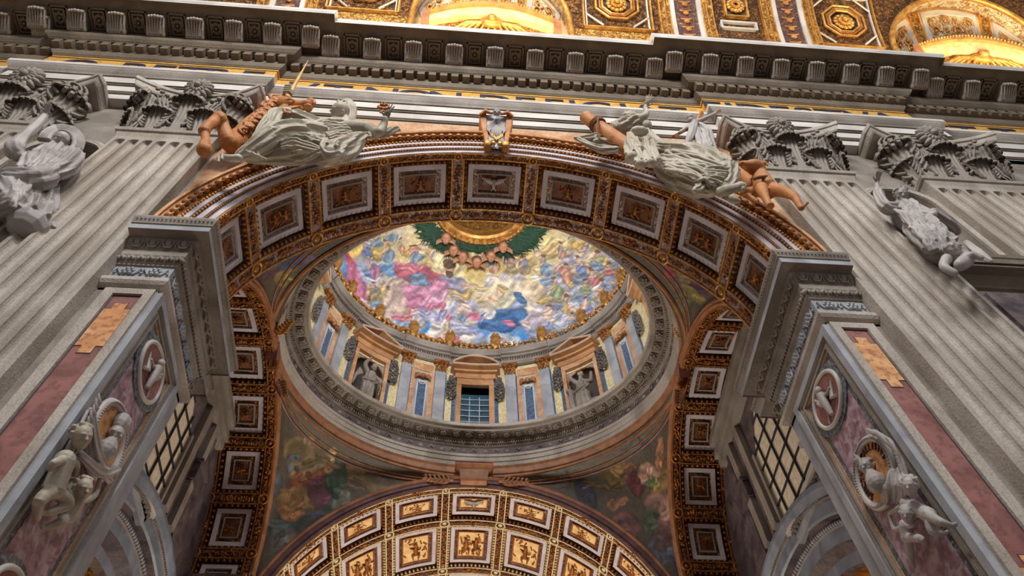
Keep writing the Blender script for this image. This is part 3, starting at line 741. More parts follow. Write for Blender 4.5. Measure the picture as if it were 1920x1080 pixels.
mb.tube([(.133, .02, .10), (.133, 0, -.09)], [.008, .018], 5); egg = mb.build('egg', M_BRONZE, mesh_only=True, smooth=True)
for k in range(92):
    a = PI*(k+.5)/92; o = link('egg', egg, None, av); o.location = (7.88*math.cos(a), -.22, 7.88*math.sin(a))
    o.rotation_mode = 'XYZ'; o.rotation_euler = Matrix.Rotation(PI/2-a, 3, 'Y').__matmul__(Matrix.Rotation(-.5, 3, 'X')).to_euler()
ks_scale = (.85, .62, .78)
# orange marble spandrels behind the reclining figures
for s in (-1, 1):
    mb = MB(); y = YW-.03
    for i in range(20):
        a0, a1 = (22+34*i/20)*D2R, (22+34*(i+1)/20)*D2R
        q = []
        for a in (a0, a1): q.append((XC+s*7.85*math.cos(a), y, ZS+7.85*math.sin(a)))
        t0 = (XC+s*8.1, y, q[0][2]); t1 = (XC+s*8.1, y, q[1][2]); mb.add([q[0], q[1], t1, t0], [(0, 1, 2, 3)])
    for i in range(24):
        a0, a1 = (56+34*i/24)*D2R, (56+34*(i+1)/24)*D2R
        q = [(XC+s*7.85*math.cos(a), y, ZS+7.85*math.sin(a)) for a in (a0, a1)]
        mb.add([q[0], q[1], (q[1][0], y, 25.0), (q[0][0], y, 25.0)], [(0, 1, 2, 3)])
    zt = ZS+7.85*math.sin(56*D2R); xt = XC+s*7.85*math.cos(56*D2R); mb.add([(xt, y, zt), (XC+s*8.1, y, zt), (XC+s*8.1, y, 25), (xt, y, 25)], [(0, 1, 2, 3)])
    tag(mb.build('trim_%d' % (1 if s < 0 else 2), M_PEACH), kind='structure')
# keystone console with a winged cherub
ks = thing('keystone', 'tan scrolled keystone with a grey winged cherub at the crown of the big arch', 'keystone', (XC, YW, 23.1))
def sect(t):   # front profile of the console: bottom to top
    return -.30-.72*t**1.2-.12*math.sin(t*PI*2)
for s in (-1, 1):
    mb = MB(); P = []
    for k in range(21):
        t = k/20; z = -.55+2.55*t; x0 = .26+.12*t; x1 = .40+.26*t; y = sect(t)
        P.append([(s*x0, 0, z), (s*x0, y+.06, z), (s*(x0+.02), y, z), (s*(x1-.03), y, z), (s*x1, y+.04, z), (s*x1, 0, z)])
    mb.grid(P); mb.add(P[0], [tuple(range(6))]); mb.add(P[-1], [tuple(range(6))]); mb.build('side_scroll', M_ORNG, ks)
    mb = MB(); mb.tube([(s*.33, -.12, -.52), (s*.33, -.40, -.50), (s*.33, -.52, -.36), (s*.33, -.40, -.22), (s*.33, -.28, -.3)], .12, 8, flat=(.8, 1.2)); mb.build('foot_scroll', M_GILT, ks, True)
    mb = MB(); mb.tube([(s*.62, -1.0, 1.9), (s*.42, -1.16, 2.02), (s*.16, -1.1, 1.86)], [.09, .13, .06], 7); mb.build('cap_scroll', M_ORNG, ks, True)
mb = MB(); P = []
for k in range(21):
    t = k/20; z = -.5+2.45*t; w_ = .27+.12*t; P.append([(-w_, sect(t)+.12, z), (0, sect(t)+.05, z), (w_, sect(t)+.12, z)])
mb.grid(P); mb.build('field', M_BLUE, ks)
mb = MB()
for s in (-1, 1):
    mb.ball((s*.12, -.48, -.42), (.10, .14, .16), 8, 6)
    for k in range(5): mb.tube([(s*.05*k, -.50-.05*k, -.1), (s*(.04+.05*k), -.62-.04*k, .12+.02*k)], [.035, .02], 5)
mb.build('lower_leaf', M_GILT, ks, True)
mb = MB()
mb.ball((0, -1.22, 1.72), (.17, .17, .2), 12, 9); mb.ball((0, -1.38, 1.68), (.035, .05, .04), 6, 5)
for s in (-1, 1):
    mb.ball((s*.06, -1.37, 1.75), .03, 6, 5); mb.ball((s*.08, -1.34, 1.62), .06, 6, 5)
    for k in range(8):
        a = k/8; mb.tube([(s*.05, sect(.9-.3*a)-.02, 1.55-.5*a), (s*(.22+.12*math.sin(a*3)), sect(.8-.3*a)-.05, 1.4-.9*a), (s*(.30-.1*a), sect(.7-.35*a)-.02, 1.25-1.15*a)], [.05, .06, .015], 6, flat=(1, .6))
for k in range(7):
    a = PI*k/6; mb.ball((.15*math.cos(a), -1.2, 1.78+.13*math.sin(a)), .06, 6, 5)
for k in range(6): mb.tube([(0, sect(.75)-.04, 1.3), ((k-2.5)*.07, sect(.45)-.04, .6), ((k-2.5)*.05, sect(.25)-.02, .15)], [.03, .045, .01], 5)
mb.build('cherub', M_STATG, ks, True); ks.scale = ks_scale; ks.location.z = 23.02

# ---------------------------------------------------------------- imposts, piers, panels
IMP = [(0, 13.42), (0, 13.5), (.05, 13.52), (.10, 13.56), (.15, 13.64), (.15, 13.74), (.11, 13.82), (.05, 13.86), (.05, 13.9), (.02, 13.93)]
IMP2 = [(.02, 14.38), (.06, 14.4), (.06, 14.45), (.10, 14.50), (.15, 14.62), (.17, 14.66), (.17, 14.9), (.20, 14.92)]
IMP3 = [(.20, 14.92), (.28, 15.1), (.30, 15.17), (.30, 15.2), (.54, 15.2), (.54, 15.18)]
for s in (-1, 1):
    side = 'left' if s < 0 else 'right'; X = lambda o: XC+s*o
    path = [(X(8.19), YW), (X(JH), YW), (X(JH), 11.2), (X(7.63), 11.2), (X(7.63), 11.87), (X(9.4), 11.87)]
    path2 = [(X(8.19), YW), (X(JH), YW), (X(JH), 11.2), (X(7.63), 11.2), (X(7.63), 11.87), (X(9.4), 11.87)]
    if s > 0: path = path[::-1]
    th = thing('impost_cornice', '%s stone impost cornice carrying the big arch, with egg mouldings' % side, 'cornice', (0, 0, 0))
    mb = MB(); moulding(mb, IMP, path); mb.build('astragal', M_FLUTE, th)
    mb = MB(); moulding(mb, [(.02, 13.93), (.02, 14.38)], path); mb.build('necking', M_BLUE, th)
    mb = MB(); moulding(mb, IMP2, path); moulding(mb, IMP3, path); mb.build('bed_moulding', M_STONE, th)
    mb = MB(); moulding(mb, [(.54, 15.2), (.54, 15.2), (.54, 15.38)], path); mb.build('corona', M_BLUE, th)
    mb = MB(); moulding(mb, [(.54, 15.38), (.57, 15.4), (.57, 15.43), (.60, 15.5), (.63, 15.58), (.63, 15.66), (0, 15.66)], path)
    mb.build('top_moulding', M_STONE, th)
    e1 = MB(); e1.ball((0, 0, 0), (.075, .06, .11), 8, 6); e1.tube([(-.11, .02, .12), (-.12, -.03, 0), (-.06, -.04, -.11), (.06, -.04, -.11), (.12, -.03, 0), (.11, .02, .12)], .02, 5); e1.ball((.165, -.01, -.04), (.025, .03, .09), 5, 4)
    e1 = e1.build('egg', M_STONE, mesh_only=True, smooth=True)
    for p, t, n in along(path, .25, .33, .1):
        o = link('egg', e1, None, th); o.location = (p.x, p.y, 15.03); o.rotation_mode = 'ZXY'; o.rotation_euler = (.5, 0, math.atan2(-n.x, n.y)+PI)
    mb = MB()
    for p, t, n in along(path, .12, .2, .05):
        for k in range(3): mb.ball((p.x+n.x*.02+t.x*(k-1)*.05, p.y+n.y*.02+t.y*(k-1)*.05, 14.55+.05*(k % 2)), (.045, .045, .07), 6, 4)
    mb.build('leaf_row', M_STONE, th, True)
    mb = MB()
    for p, t, n in along(path, .62, .09, .05): mb.ball((p.x, p.y, 15.52), (.02, .02, .03), 5, 3)
    mb.build('bead_row', M_STONE, th)
    mb = MB()
    for p, t, n in along(path, .05, .55, .2):
        if n.y > .5 or p.y > 11.0: continue
        for k in range(6):
            a = PI*2*k/6; mb.ball((p.x+t.x*.10*math.cos(a), p.y+t.y*.10*math.cos(a), 14.15+.10*math.sin(a)), (.05, .05, .05), 6, 4)
        mb.ball((p.x, p.y, 14.15), .05, 6, 4)
        for q in (-1, 1): mb.tube([(p.x+t.x*q*.12, p.y+t.y*q*.12, 14.02), (p.x+t.x*q*.24, p.y+t.y*q*.24, 14.22), (p.x+t.x*q*.27, p.y+t.y*q*.27, 14.05)], .03, 5)
    mb.build('necking_relief', M_BLUE, th, True)
    # pier core below the impost
    mb = MB(); mb.box(min(X(JH), X(8.3)), max(X(JH), X(8.3)), YW+.001, 11.2, -1.6, 15.6); mb.box(min(X(7.63), X(9.5)), max(X(7.63), X(9.5)), 11.2, 11.87, -1.6, 15.6)
    tag(mb.build('wall_pier_%s' % side, M_BLUE), kind='structure')
    # front face of the pier: pale frame, dark line, red-brown field with two yellow blocks
    fp = thing('inlaid_panel', 'tall red-brown marble panel with yellow blocks on the %s pier front' % side, 'panel', (0, 0, 0))
    x0, x1 = sorted((X(7.02), X(8.18))); y = YW
    def rect(name, m, a0, a1, b0, b1, d0, d1, par=fp):
        mb = MB(); q0, q1 = sorted((X(a0), X(a1))); mb.box(q0, q1, y-d1, y-d0, b0, b1); return mb.build(name, m, par)
    P0, P1 = 7.20, 7.78; ZT = 13.16
    for a0, a1, b0, b1 in ((7.02, P0, -1.6, 13.42), (P1, 8.0, -1.6, 13.42), (P0, P1, ZT+.06, 13.42)): rect('frame', M_FLUTE if a0 > 7.1 else M_PEACH if False else M_FLUTE, a0, a1, b0, b1, 0, .07)
    rect('dark_inlay', M_LINE, P0, P1, -1.6, ZT+.06, 0, .012)
    rect('field', M_BROWN, P0+.04, P1-.04, -1.6, ZT, .012, .018)
    for zt in (12.91, 7.28):
        zb = zt-1.67; c0, c1 = P0+.04, P1-.04
        mb = MB(); q = [(c0+.13, zt), (c1-.13, zt), (c1-.13, zt-.22), (c1, zt-.22), (c1, zb+.22), (c1-.13, zb+.22), (c1-.13, zb), (c0+.13, zb), (c0+.13, zb+.22), (c0, zb+.22), (c0, zt-.22), (c0+.13, zt-.22)]
        def scaled(g, yy):
            cxm = (c0+c1)/2; czm = (zt+zb)/2; return [(X(cxm+(a-cxm)*(1+g/.24)), yy, czm+(b-czm)*(1+g/.83)) for a, b in q]
        mb.prism(scaled(.022, y-.024), (0, 0, 0), (0, .006, 0)); mb.build('dark_inlay', M_LINE, fp)
        mb = MB(); mb.prism(scaled(0, y-.03), (0, 0, 0), (0, .006, 0)); mb.build('yellow_block', M_GOLDM, fp)
    # jamb face: frame mouldings and mauve field
    jp = thing('jamb_panel', 'mauve marble panel in moulded frame inside the %s jamb of the big arch' % side, 'panel', (0, 0, 0))
    xj = X(JH)
    def jbox(name, m, y0, y1, z0, z1, d0, d1, par=jp):
        mb = MB(); q0, q1 = sorted((xj-s*d0, xj-s*d1)); mb.box(q0, q1, y0, y1, z0, z1); return mb.build(name, m, par)
    F0, F1 = 8.34, 10.72
    for k, (w0, w1, d, m) in enumerate(((0, .17, .12, M_BLUE), (.17, .24, .08, M_STONE), (.24, .31, .05, M_FLUTE), (.31, .37, .09, M_STONE), (.37, .42, .04, M_PEACH))):
        for a0, a1, b0, b1 in ((F0+w0, F0+w1, -1.6, 13.42-w0), (F1-w1, F1-w0, -1.6, 13.42-w0), (F0+w1, F1-w1, 13.42-w1, 13.42-w0)): jbox('frame', m, a0, a1, b0, b1, 0, d)
    jbox('edge_strip', M_DGREEN, F0+.42, F1-.42, -1.6, 13.0, 0, .02)
    mb = MB(); 
    jbox('field', M_MAUVE, F0+.56, F1-.56, -1.6, 12.9, .02, .03)
    # round medallions: upper one with a trophy, middle one carries the portrait, lower one half in view
    def disc(name, m, yc, zc, ry, rz_, d0, d1, par):
        mb = MB(); n = 40; mb.prism([(xj-s*d0, yc+ry*math.cos(2*PI*i/n), zc+rz_*math.sin(2*PI*i/n)) for i in range(n)], (0, 0, 0), (-s*(d1-d0), 0, 0)); return mb.build(name, m, par)
    def ring(name, m, yc, zc, ry, rz_, t, d, par):
        mb = MB(); n = 40; mb.tube([(xj-s*d, yc+ry*math.cos(2*PI*i/n), zc+rz_*math.sin(2*PI*i/n)) for i in range(n)], t, 8, closed=True); return mb.build(name, m, par, True)
    for nm, zc, desc in (('upper', 12.35, 'round relief medallion with a carved emblem at the top of the %s jamb'), ('low', 6.9, 'blank moulded roundel near the bottom of the %s jamb, cut by the photo edge')):
        md = thing('roundel', desc % side, 'medallion', (0, 0, 0)); yc = 9.53
        disc('outer_ring', M_DGREEN, yc, zc, .82, .72, .03, .06, md); disc('disc', M_BROWN, yc, zc, .60, .54, .06, .09, md); ring('rim', M_LIGHT, yc, zc, .62, .56, .05, .08, md)
        mb = MB(); rnd = random.Random(5+s)
        if nm == 'upper':
            v = lambda y_, z_, d_=.14: (xj-s*d_, yc+y_, zc+z_)
            mb.tube([v(.05, -.42), v(.0, -.1, .18), v(-.02, .12, .18)], [.05, .09, .10], 10); mb.ball(v(-.02, .27, .18), (.08, .09, .10), 9, 7)
            mb.tube([v(0, .1), v(.2, .02), v(.28, .2)], [.05, .045, .03], 7); mb.tube([v(0, .08), v(-.2, -.04), v(-.34, -.02)], [.05, .045, .03], 7)
            mb.tube([v(.3, -.42, .1), v(.12, -.05, .1), v(.34, .38, .1)], [.03, .025, .03], 6); mb.tube([v(-.36, -.3, .1), v(-.2, -.2, .12), v(-.42, .1, .1)], [.04, .06, .02], 6)
        else:
            mb.ball((xj-s*.10, yc, zc-.05), (.14, .42, .38), 12, 8)
        mb.build('relief', M_STATG, md, True)
# ================================================================ nave vault above the cornice
YV, ZV, RV = -5.7, 32.5, 14.3
def vf(x, s, r):   # x along the nave, s arc length up from y=7.9 side, r>0 outward
    a = s/RV; return (x, YV+(RV+r)*math.cos(a), ZV+(RV+r)*math.sin(a))
def vxs(px, py, R=RV):
    d = ray(px, py); a = d.y**2+d.z**2; b = -2*(d.y*YV+d.z*ZV); c = YV*YV+ZV*ZV-R*R
    t = (-b+math.sqrt(b*b-4*a*c))/(2*a); P = d*t; return P.x, R*math.atan2(P.z-ZV, P.y-YV)
LUN = [(.8, 3.85), (25.5, 4.4)]     # window lunettes: centre x, half width
mb = MB(); S0, S1 = 0.2, 17
def in_lun(x, s, g=0):
    for cx, hw in LUN:
        t = (x-cx)/(hw+g)
        if abs(t) < 1 and s < 6.0+(4.15+g)*math.sqrt(1-t*t): return True
    return False
N1, N2 = 480, 60; xs = [-45+90*i/N1 for i in range(N1+1)]; ss = [S0+(S1-S0)*j/N2 for j in range(N2+1)]
for j in range(N2):
    for i in range(N1):
        if in_lun((xs[i]+xs[i+1])/2, (ss[j]+ss[j+1])/2): continue
        mb.add([vf(xs[i], ss[j], 0), vf(xs[i+1], ss[j], 0), vf(xs[i+1], ss[j+1], 0), vf(xs[i], ss[j+1], 0)], [(0, 1, 2, 3)])
tag(mb.build('ceiling', M_CEIL), kind='structure')
mb = MB(); pl(mb, YV+RV+.02, -45, 45, 31.0, 33.0); tag(mb.build('wall_attic', M_STONE), kind='structure')
def vbar(name, m, th, x0, x1, s0, s1, r0=-.12, r1=.0, n=14):
    mb = MB(); mb.mbox(vf, x0, x1, s0, s1, r0, r1, 1, n); return mb.build(name, m, th, False)
def transverse(th, xc):   # painted and gilded rib of the vault: white edge strips with figures between
    for x0, x1, m, r in ((-1.35, -.82, M_FILG, .14), (-.82, -.58, M_LIGHT, .2), (.58, .82, M_LIGHT, .2), (.82, 1.35, M_FILG, .14), (-.58, .58, M_FILP, .10)):
        vbar('band', m, th, xc+x0, xc+x1, 2, 15, -r)
    for x in (-1.37, -1.08, -.84, .84, 1.08, 1.37): vbar('gilded_line', M_GILT, th, xc+x-.03, xc+x+.03, 2, 15, -.22)
    mb = MB()
    for k in range(16):
        s0 = 5+.62*k; mb.ball(vf(xc, s0, -.14), (.16, .1, .2), 7, 5); mb.tube([vf(xc-.3, s0+.2, -.12), vf(xc, s0+.05, -.18), vf(xc+.3, s0+.25, -.12)], [.04, .07, .04], 5)
    mb.build('stucco_figure', M_BRONZE, th, True)
def oct_coffer(th, xc, s0, r=1.15):
    for q, m in ((1.0, M_GILT), (.82, M_GILTD), (.70, M_GILT)):
        mb = MB(); pts = [vf(xc+r*q*math.cos(PI/8+PI/4*k), s0+r*q*math.sin(PI/8+PI/4*k), -.16) for k in range(8)]
        mb.tube(pts, .07, 6, closed=True); mb.build('octagon_frame', m, th)
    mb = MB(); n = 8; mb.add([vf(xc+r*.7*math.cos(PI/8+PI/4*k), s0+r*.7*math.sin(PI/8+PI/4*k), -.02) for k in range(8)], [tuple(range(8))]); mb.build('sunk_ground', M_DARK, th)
    mb = MB()
    for k in range(12):
        a = PI*2*k/12
        mb.ball(vf(xc+r*.36*math.cos(a), s0+r*.36*math.sin(a), -.12), (.16, .12, .16), 7, 5); mb.ball(vf(xc+r*.2*math.cos(a+.3), s0+r*.2*math.sin(a+.3), -.22), (.12, .1, .12), 7, 5)
    mb.ball(vf(xc, s0, -.3), .14, 8, 6); mb.build('rosette', M_GILT, th, True)
def sq_frame(th, x0, x1, s0, s1, m, t=.16, r=-.14):
    mb = MB()
    for a, b, c, d in ((x0, x1, s0, s0+t), (x0, x1, s1-t, s1), (x0, x0+t, s0, s1), (x1-t, x1, s0, s1)): mb.mbox(vf, a, b, c, d, r, 0, 1, 6)
    return mb.build('frame', m, th)
for nm, px, lab in (('a', 1155, 'octagonal gilded vault coffer with rosette just right of the middle window lunette'), ('b', 1580, 'octagonal gilded vault coffer with rosette left of the right window lunette'), ('c', 668, 'octagonal gilded vault coffer left of the middle window lunette')):
    x, s = {1155: (7.04, 7.75), 1580: (18.8, 7.7), 668: (-5.4, 7.75)}[px]
    th = thing('vault_coffer', lab, 'coffer', (0, 0, 0)); 
    oct_coffer(th, x, s)
    sq_frame(th, x-1.75, x+1.75, s-1.9, s+1.9, M_GILT, .08, -.2); sq_frame(th, x-1.6, x+1.6, s-1.75, s+1.75, M_LIGHT, .07, -.1)
    for sx in (-1, 1):
        for sy in (-1, 1):
            mb = MB(); mb.tube([vf(x+sx*.75, s+sy*1.65, -.12), vf(x+sx*1.55, s+sy*.85, -.12)], .05, 5); mb.build('diagonal_bar', M_LIGHT, th)
x, s = 13.2, 8.3
th = thing('vault_coffer', 'square gilded vault coffer with rosette above the ressaut of the right pilasters', 'coffer', (0, 0, 0))
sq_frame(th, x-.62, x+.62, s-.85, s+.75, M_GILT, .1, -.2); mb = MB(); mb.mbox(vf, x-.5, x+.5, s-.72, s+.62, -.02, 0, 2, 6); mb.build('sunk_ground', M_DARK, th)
mb = MB()
for k in range(12):
    a = PI*2*k/12; mb.ball(vf(x+.36*math.cos(a), s+.36*math.sin(a), -.12), (.16, .12, .16), 7, 5); mb.ball(vf(x+.18*math.cos(a), s+.18*math.sin(a), -.2), .1, 7, 5)
mb.build('rosette', M_GILT, th, True)
sq_frame(th, x-.95, x+.95, s-1.75, s-1.15, M_LIGHT, .12, -.16)
tr = thing('vault_rib', 'pair of gilded and white vault bands with figures left of the square vault coffer', 'rib', (0, 0, 0)); transverse(tr, 10.55)
tr = thing('vault_rib', 'pair of gilded and white vault bands right of the square vault coffer', 'rib', (0, 0, 0)); transverse(tr, 15.9)
tr = thing('vault_rib', 'gilded and white vault bands seen over the left end of the cornice', 'rib', (0, 0, 0)); transverse(tr, -8.9)
th = thing('vault_border', 'gilded foliage band running along the foot of the vault', 'moulding', (0, 0, 0))
mb = MB()
for x0, x1 in ((-19, -3.2), (4.8, 21)): mb.mbox(vf, x0, x1, 5.0, 5.6, -.15, 0, 30, 3)
mb.build('band', M_FILG, th)
# window recesses: sunk gilt soffit panels fanning over a curved pediment
def lunette(cx, hw, lab):
    th = thing('window_recess', lab, 'lunette', (0, 0, 0))
    sb_ = lambda u: 5.55+1.35*(1-u*u); st_ = lambda u: 6.0+4.12*math.sqrt(max(0, 1-u*u*.98))
    lf = lambda u, v, r: vf(cx+u*hw*(.86+.14*v), sb_(u)+(st_(u)-sb_(u))*v, r+.75)
    mb = MB(); mb.mbox(lf, -1, 1, -.02, 1, 0, .1, 40, 8); mb.build('soffit', M_CREAM, th, True)
    mb = MB(); mb.mbox(lambda u, v, r: vf(cx+u*hw, v, r), -1, 1, 0, 7, .75, .9, 20, 6); mb.build('back_wall', M_CREAM, th)
    edge = [(cx-hw, 0)]+[(cx-hw*math.cos(PI*i/40), 6+4.15*math.sin(PI*i/40)) for i in range(41)]+[(cx+hw, 0)]
    mb = MB(); mb.grid([[vf(x, s_, r) for x, s_ in edge] for r in (0, .85)]); mb.build('reveal', M_FILL, th)
    mb = MB(); mb.tube([vf(x, s_, -.05) for x, s_ in edge], .15, 8); mb.build('rim', M_GILT, th, True)
    for u0, u1 in ((-.40, .32), (-.95, -.60), (.52, .92)):
        v0, v1 = .06, .93; t = .05; mb = MB()
        for q in ((u0, u1, v0, v0+.09), (u0, u1, v1-.09, v1), (u0, u0+t, v0, v1), (u1-t, u1, v0, v1)): mb.mbox(lf, *q, -.07, 0, 12, 8)
        mb.build('white_border', M_LIGHT, th)
        mb = MB(); mb.mbox(lf, u0+t+.02, u1-t-.02, v0+.12, v1-.12, -.02, 0, 12, 8); mb.build('panel_ground', M_FILL, th)
        mb = MB(); n_ = 4 if u1-u0 > .5 else 2
        for i in range(n_):
            for j in range(3):
                cu, cv_ = u0+t+(u1-u0-2*t)*(i+.5)/n_, v0+.14+(v1-v0-.28)*(j+.5)/3; rr = (u1-u0-2*t)/n_*.46; sg = 1 if (i+j) % 2 else -1
                pts = [lf(cu+rr*(1-q/14)*math.cos(q*.55*sg), cv_+.13*(1-q/14)*math.sin(q*.55*sg), -.09) for q in range(13)]
                mb.tube(pts, [.06-.003*q for q in range(13)], 5); mb.ball(pts[-1], .08, 6, 4)
        mb.build('scrollwork', M_GILT, th, True)
    for u0, u1 in ((-.55, -.45), (.37, .47)):
        mb = MB(); mb.mbox(lf, u0, u1, .02, .98, -.06, 0, 2, 10); mb.build('gilded_strip', M_FILG, th)
        mb = MB(); [mb.mbox(lf, u, u+.012, .02, .98, -.12, 0, 1, 10) for u in (u0-.012, u1)]; mb.build('gilded_line', M_GILT, th)
    # segmental pediment over the window
    pf = lambda u, v, r: vf(cx+u*hw*.86, 4.85+(sb_(u)-5.55)*(.45+.55*v)+.85*v, r)
    mb = MB(); mb.mbox(pf, -1, 1, .35, .8, -.25, .75, 24, 1); mb.build('pediment', M_CREAM, th)
    mb = MB(); mb.mbox(pf, -1, 1, .8, .92, -.42, .75, 24, 1); mb.build('pediment_rim', M_BRONZE, th)
    mb = MB(); 
    for i in range(44): mb.ball(pf(-.97+1.94*i/43, .96, -.42), (.06, .08, .06), 6, 4)
    mb.build('dentil_row', M_GILT, th)
    mb = MB(); mb.mbox(pf, -1, 1, -.6, .35, .1, .75, 20, 1); mb.build('tympanum', M_FILG, th)
    mb = MB(); c = Vector(pf(0, .1, -.1)); mb.ball(c, (.6, .25, .38), 12, 8); mb.ball(c+Vector((0, -.25, -.05)), (.25, .2, .25), 10, 7)
    for k in range(12): u = (k-5.5)*.11; mb.tube([c, Vector(pf(u*.6, .05, -.15)), Vector(pf(u, -.25, .0))], [.14, .10, .03], 6)
    mb.build('cartouche', M_GILT, th, True)
    for sx in (-1, 1): mb = MB(); mb.mbox(pf, sx*.9, sx*1.0, -.9, .9, -.5, .75, 1, 1); mb.build('side_block', M_RING, th)
lunette(*LUN[0], 'brightly lit golden window recess in the middle of the vault edge')
lunette(*LUN[1], 'brightly lit golden window recess at the top right corner')

# ================================================================ aisle bay: ring, drum and oval dome
RAx, RAy = 7.75, 5.95
def ep(phi, off, z, a=RAx, b=RAy): return (XC+(a-off)*math.cos(phi), YB+(b-off)*math.sin(phi), z)
def oval(parent, name, prof, m, n=160, p0=0, p1=360, smooth=False, a=RAx, b=RAy):
    mb = MB()
    for (o0, z0), (o1, z1) in zip(prof, prof[1:]):
        mb.grid([[ep((p0+(p1-p0)*i/n)*D2R, o, z, a, b) for i in range(n+1)] for o, z in ((o0, z0), (o1, z1))])
    return mb.build(name, m, parent, smooth)
def oval_pts(n, off, a=RAx, b=RAy, p0=0., p1=360.):
    """evenly spaced stations (phi, angle of the inward normal)"""
    N = 2000; L = [0]; 
    for i in range(N): 
        t = (p0+(p1-p0)*(i+.5)/N)*D2R; L.append(L[-1]+math.hypot((a-off)*math.sin(t), (b-off)*math.cos(t)))
    out = []; k = 0
    for j in range(n):
        tgt = L[-1]*(j+.5)/n
        while L[k+1] < tgt: k += 1
        out.append((p0+(p1-p0)*k/N)*D2R)
    return out
def face(phi, a=RAx, b=RAy): # rotation so local -y looks to the inside of the oval
    return math.atan2(math.sin(phi)/b, math.cos(phi)/a)-PI/2
rg = thing('ring_moulding', 'oval tan and gold ring moulding at the foot of the dome drum', 'moulding', (0, 0, 0))
oval(rg, 'gilded_roll', [(-.05, 22.95), (.02, 22.92), (.10, 22.98), (.12, 23.05), (.08, 23.1)], M_RING, smooth=True)
oval(rg, 'tan_band', [(.08, 23.1), (.14, 23.14), (.16, 23.22), (.16, 23.4), (.22, 23.5)], M_RING)
de = thing('drum_entablature', 'grey oval entablature with rosettes and dentils below the dome drum', 'entablature', (0, 0, 0))
oval(de, 'architrave', [(.22, 23.5), (.22, 23.7), (.26, 23.72), (.26, 23.95), (.30, 23.97), (.30, 24.12)], M_FLUTE)
oval(de, 'frieze', [(.30, 24.12), (.26, 24.14), (.26, 24.5)], M_BRACK)
oval(de, 'dentil_bed', [(.26, 24.5), (.34, 24.55), (.34, 24.58), (.36, 24.6), (.36, 24.74), (.46, 24.76), (.50, 24.84)], M_STONE)
oval(de, 'soffit', [(.50, 24.84), (.50, 24.88), (.88, 24.90), (.90, 25.0), (1.0, 25.04)], M_STONE)
oval(de, 'lip', [(1.0, 25.04), (1.03, 25.06), (1.05, 25.2), (1.02, 25.25), (.25, 25.35)], M_FLUTE)
mb = MB(); mb.box(-.03, .03, -.045, .045, -.12, 0); dt = mb.build('x', M_STONE, mesh_only=True)
dts = MB()
for ph in oval_pts(420, .40):
    R = Matrix.Rotation(face(ph), 3, 'Z'); c = Vector(ep(ph, .40, 24.74))
    dts.add([c+R @ Vector((x, y, z)) for x in (-.028, .028) for y in (-.05, .05) for z in (-.13, 0)], [(0, 1, 3, 2), (4, 6, 7, 5), (0, 4, 5, 1), (2, 3, 7, 6), (0, 2, 6, 4), (1, 5, 7, 3)])
dts.build('dentil_row', M_STONE, de)
mb = MB()
for k in range(5):
    a = PI*2*k/5; mb.ball((.09*math.cos(a), .09*math.sin(a), -.03), (.07, .07, .04), 6, 4)
mb.ball((0, 0, -.05), .05, 6, 4); rs = mb.build('soffit_rosette', M_STONE, mesh_only=True, smooth=True)
mb = MB(); mb.prism([(-.19, .15, -.05), (-.19, -.12, -.05), (-.12, -.17, -.05), (.12, -.17, -.05), (.19, -.12, -.05), (.19, .15, -.05)], (0, 0, 0), (0, 0, .06)); tb = mb.build('mutule', M_CORN, mesh_only=True)
for ph in oval_pts(72, .7):
    o = link('mutule', tb, None, de); o.location = ep(ph, .69, 24.885); o.rotation_euler = (0, 0, face(ph)); o2 = link('soffit_rosette', rs, None, o); o2.location = (0, 0, -.05)
fr = MB()
for k, ph in enumerate(oval_pts(90, .24)):
    R = Matrix.Rotation(face(ph), 3, 'Z'); c = Vector(ep(ph, .25, 24.31))
    if k % 2: fr.ball(c, (.11, .05, .11), 8, 5, R)
    else:
        fr.tube([c+R @ Vector((-.12, -.02, -.1)), c+R @ Vector((-.04, -.05, .08)), c+R @ Vector((.06, -.05, -.06)), c+R @ Vector((.13, -.02, .1))], .028, 5)
fr.build('frieze_scroll', M_STONE, de, True)

# drum wall and its order
A2, B2 = 7.5, 5.75
def dp(phi, off, z): return (XC+(A2-off)*math.cos(phi), YB+(B2-off)*math.sin(phi), z)
def dslab(name, m, par, p0, p1, z0, z1, d0, d1, n=4, smooth=False):
    mb = MB(); mb.mbox(lambda u, v, w_: dp(u*D2R, w_, v), p0, p1, z0, z1, d0, d1, n, 1); return mb.build(name, m, par, smooth)
mb = MB()
def wallseg(p0, p1, z0, z1):
    mb.mbox(lambda u, v, w_: dp(u*D2R, w_, v), p0, p1, z0, z1, -.5, 0, max(2, int((p1-p0)/3)), 1)
OPEN = {90: 'window', 131: 'niche', 49: 'niche', 180: 'window', 0: 'window'}
edges = [(-200+20, None)]
segs = []; cur = -180
for c in (-90, 0, 49, 90, 131, 180):
    hwd = {-90: 5.3, 0: 5.0, 49: 6.2, 90: 5.1, 131: 6.2, 180: 5.0}[c]
    if c == 180: wallseg(cur, c-hwd, 25.2, 30.4); wallseg(c-hwd, 180, 28.75, 30.4)
    else:
        wallseg(cur, c-hwd, 25.2, 30.4); wallseg(c-hwd, c+hwd, 28.75, 30.4); cur = c+hwd
    if c == -90: pass
tag(mb.build('wall_drum', M_FLEECK), kind='structure')
CAPD = {}
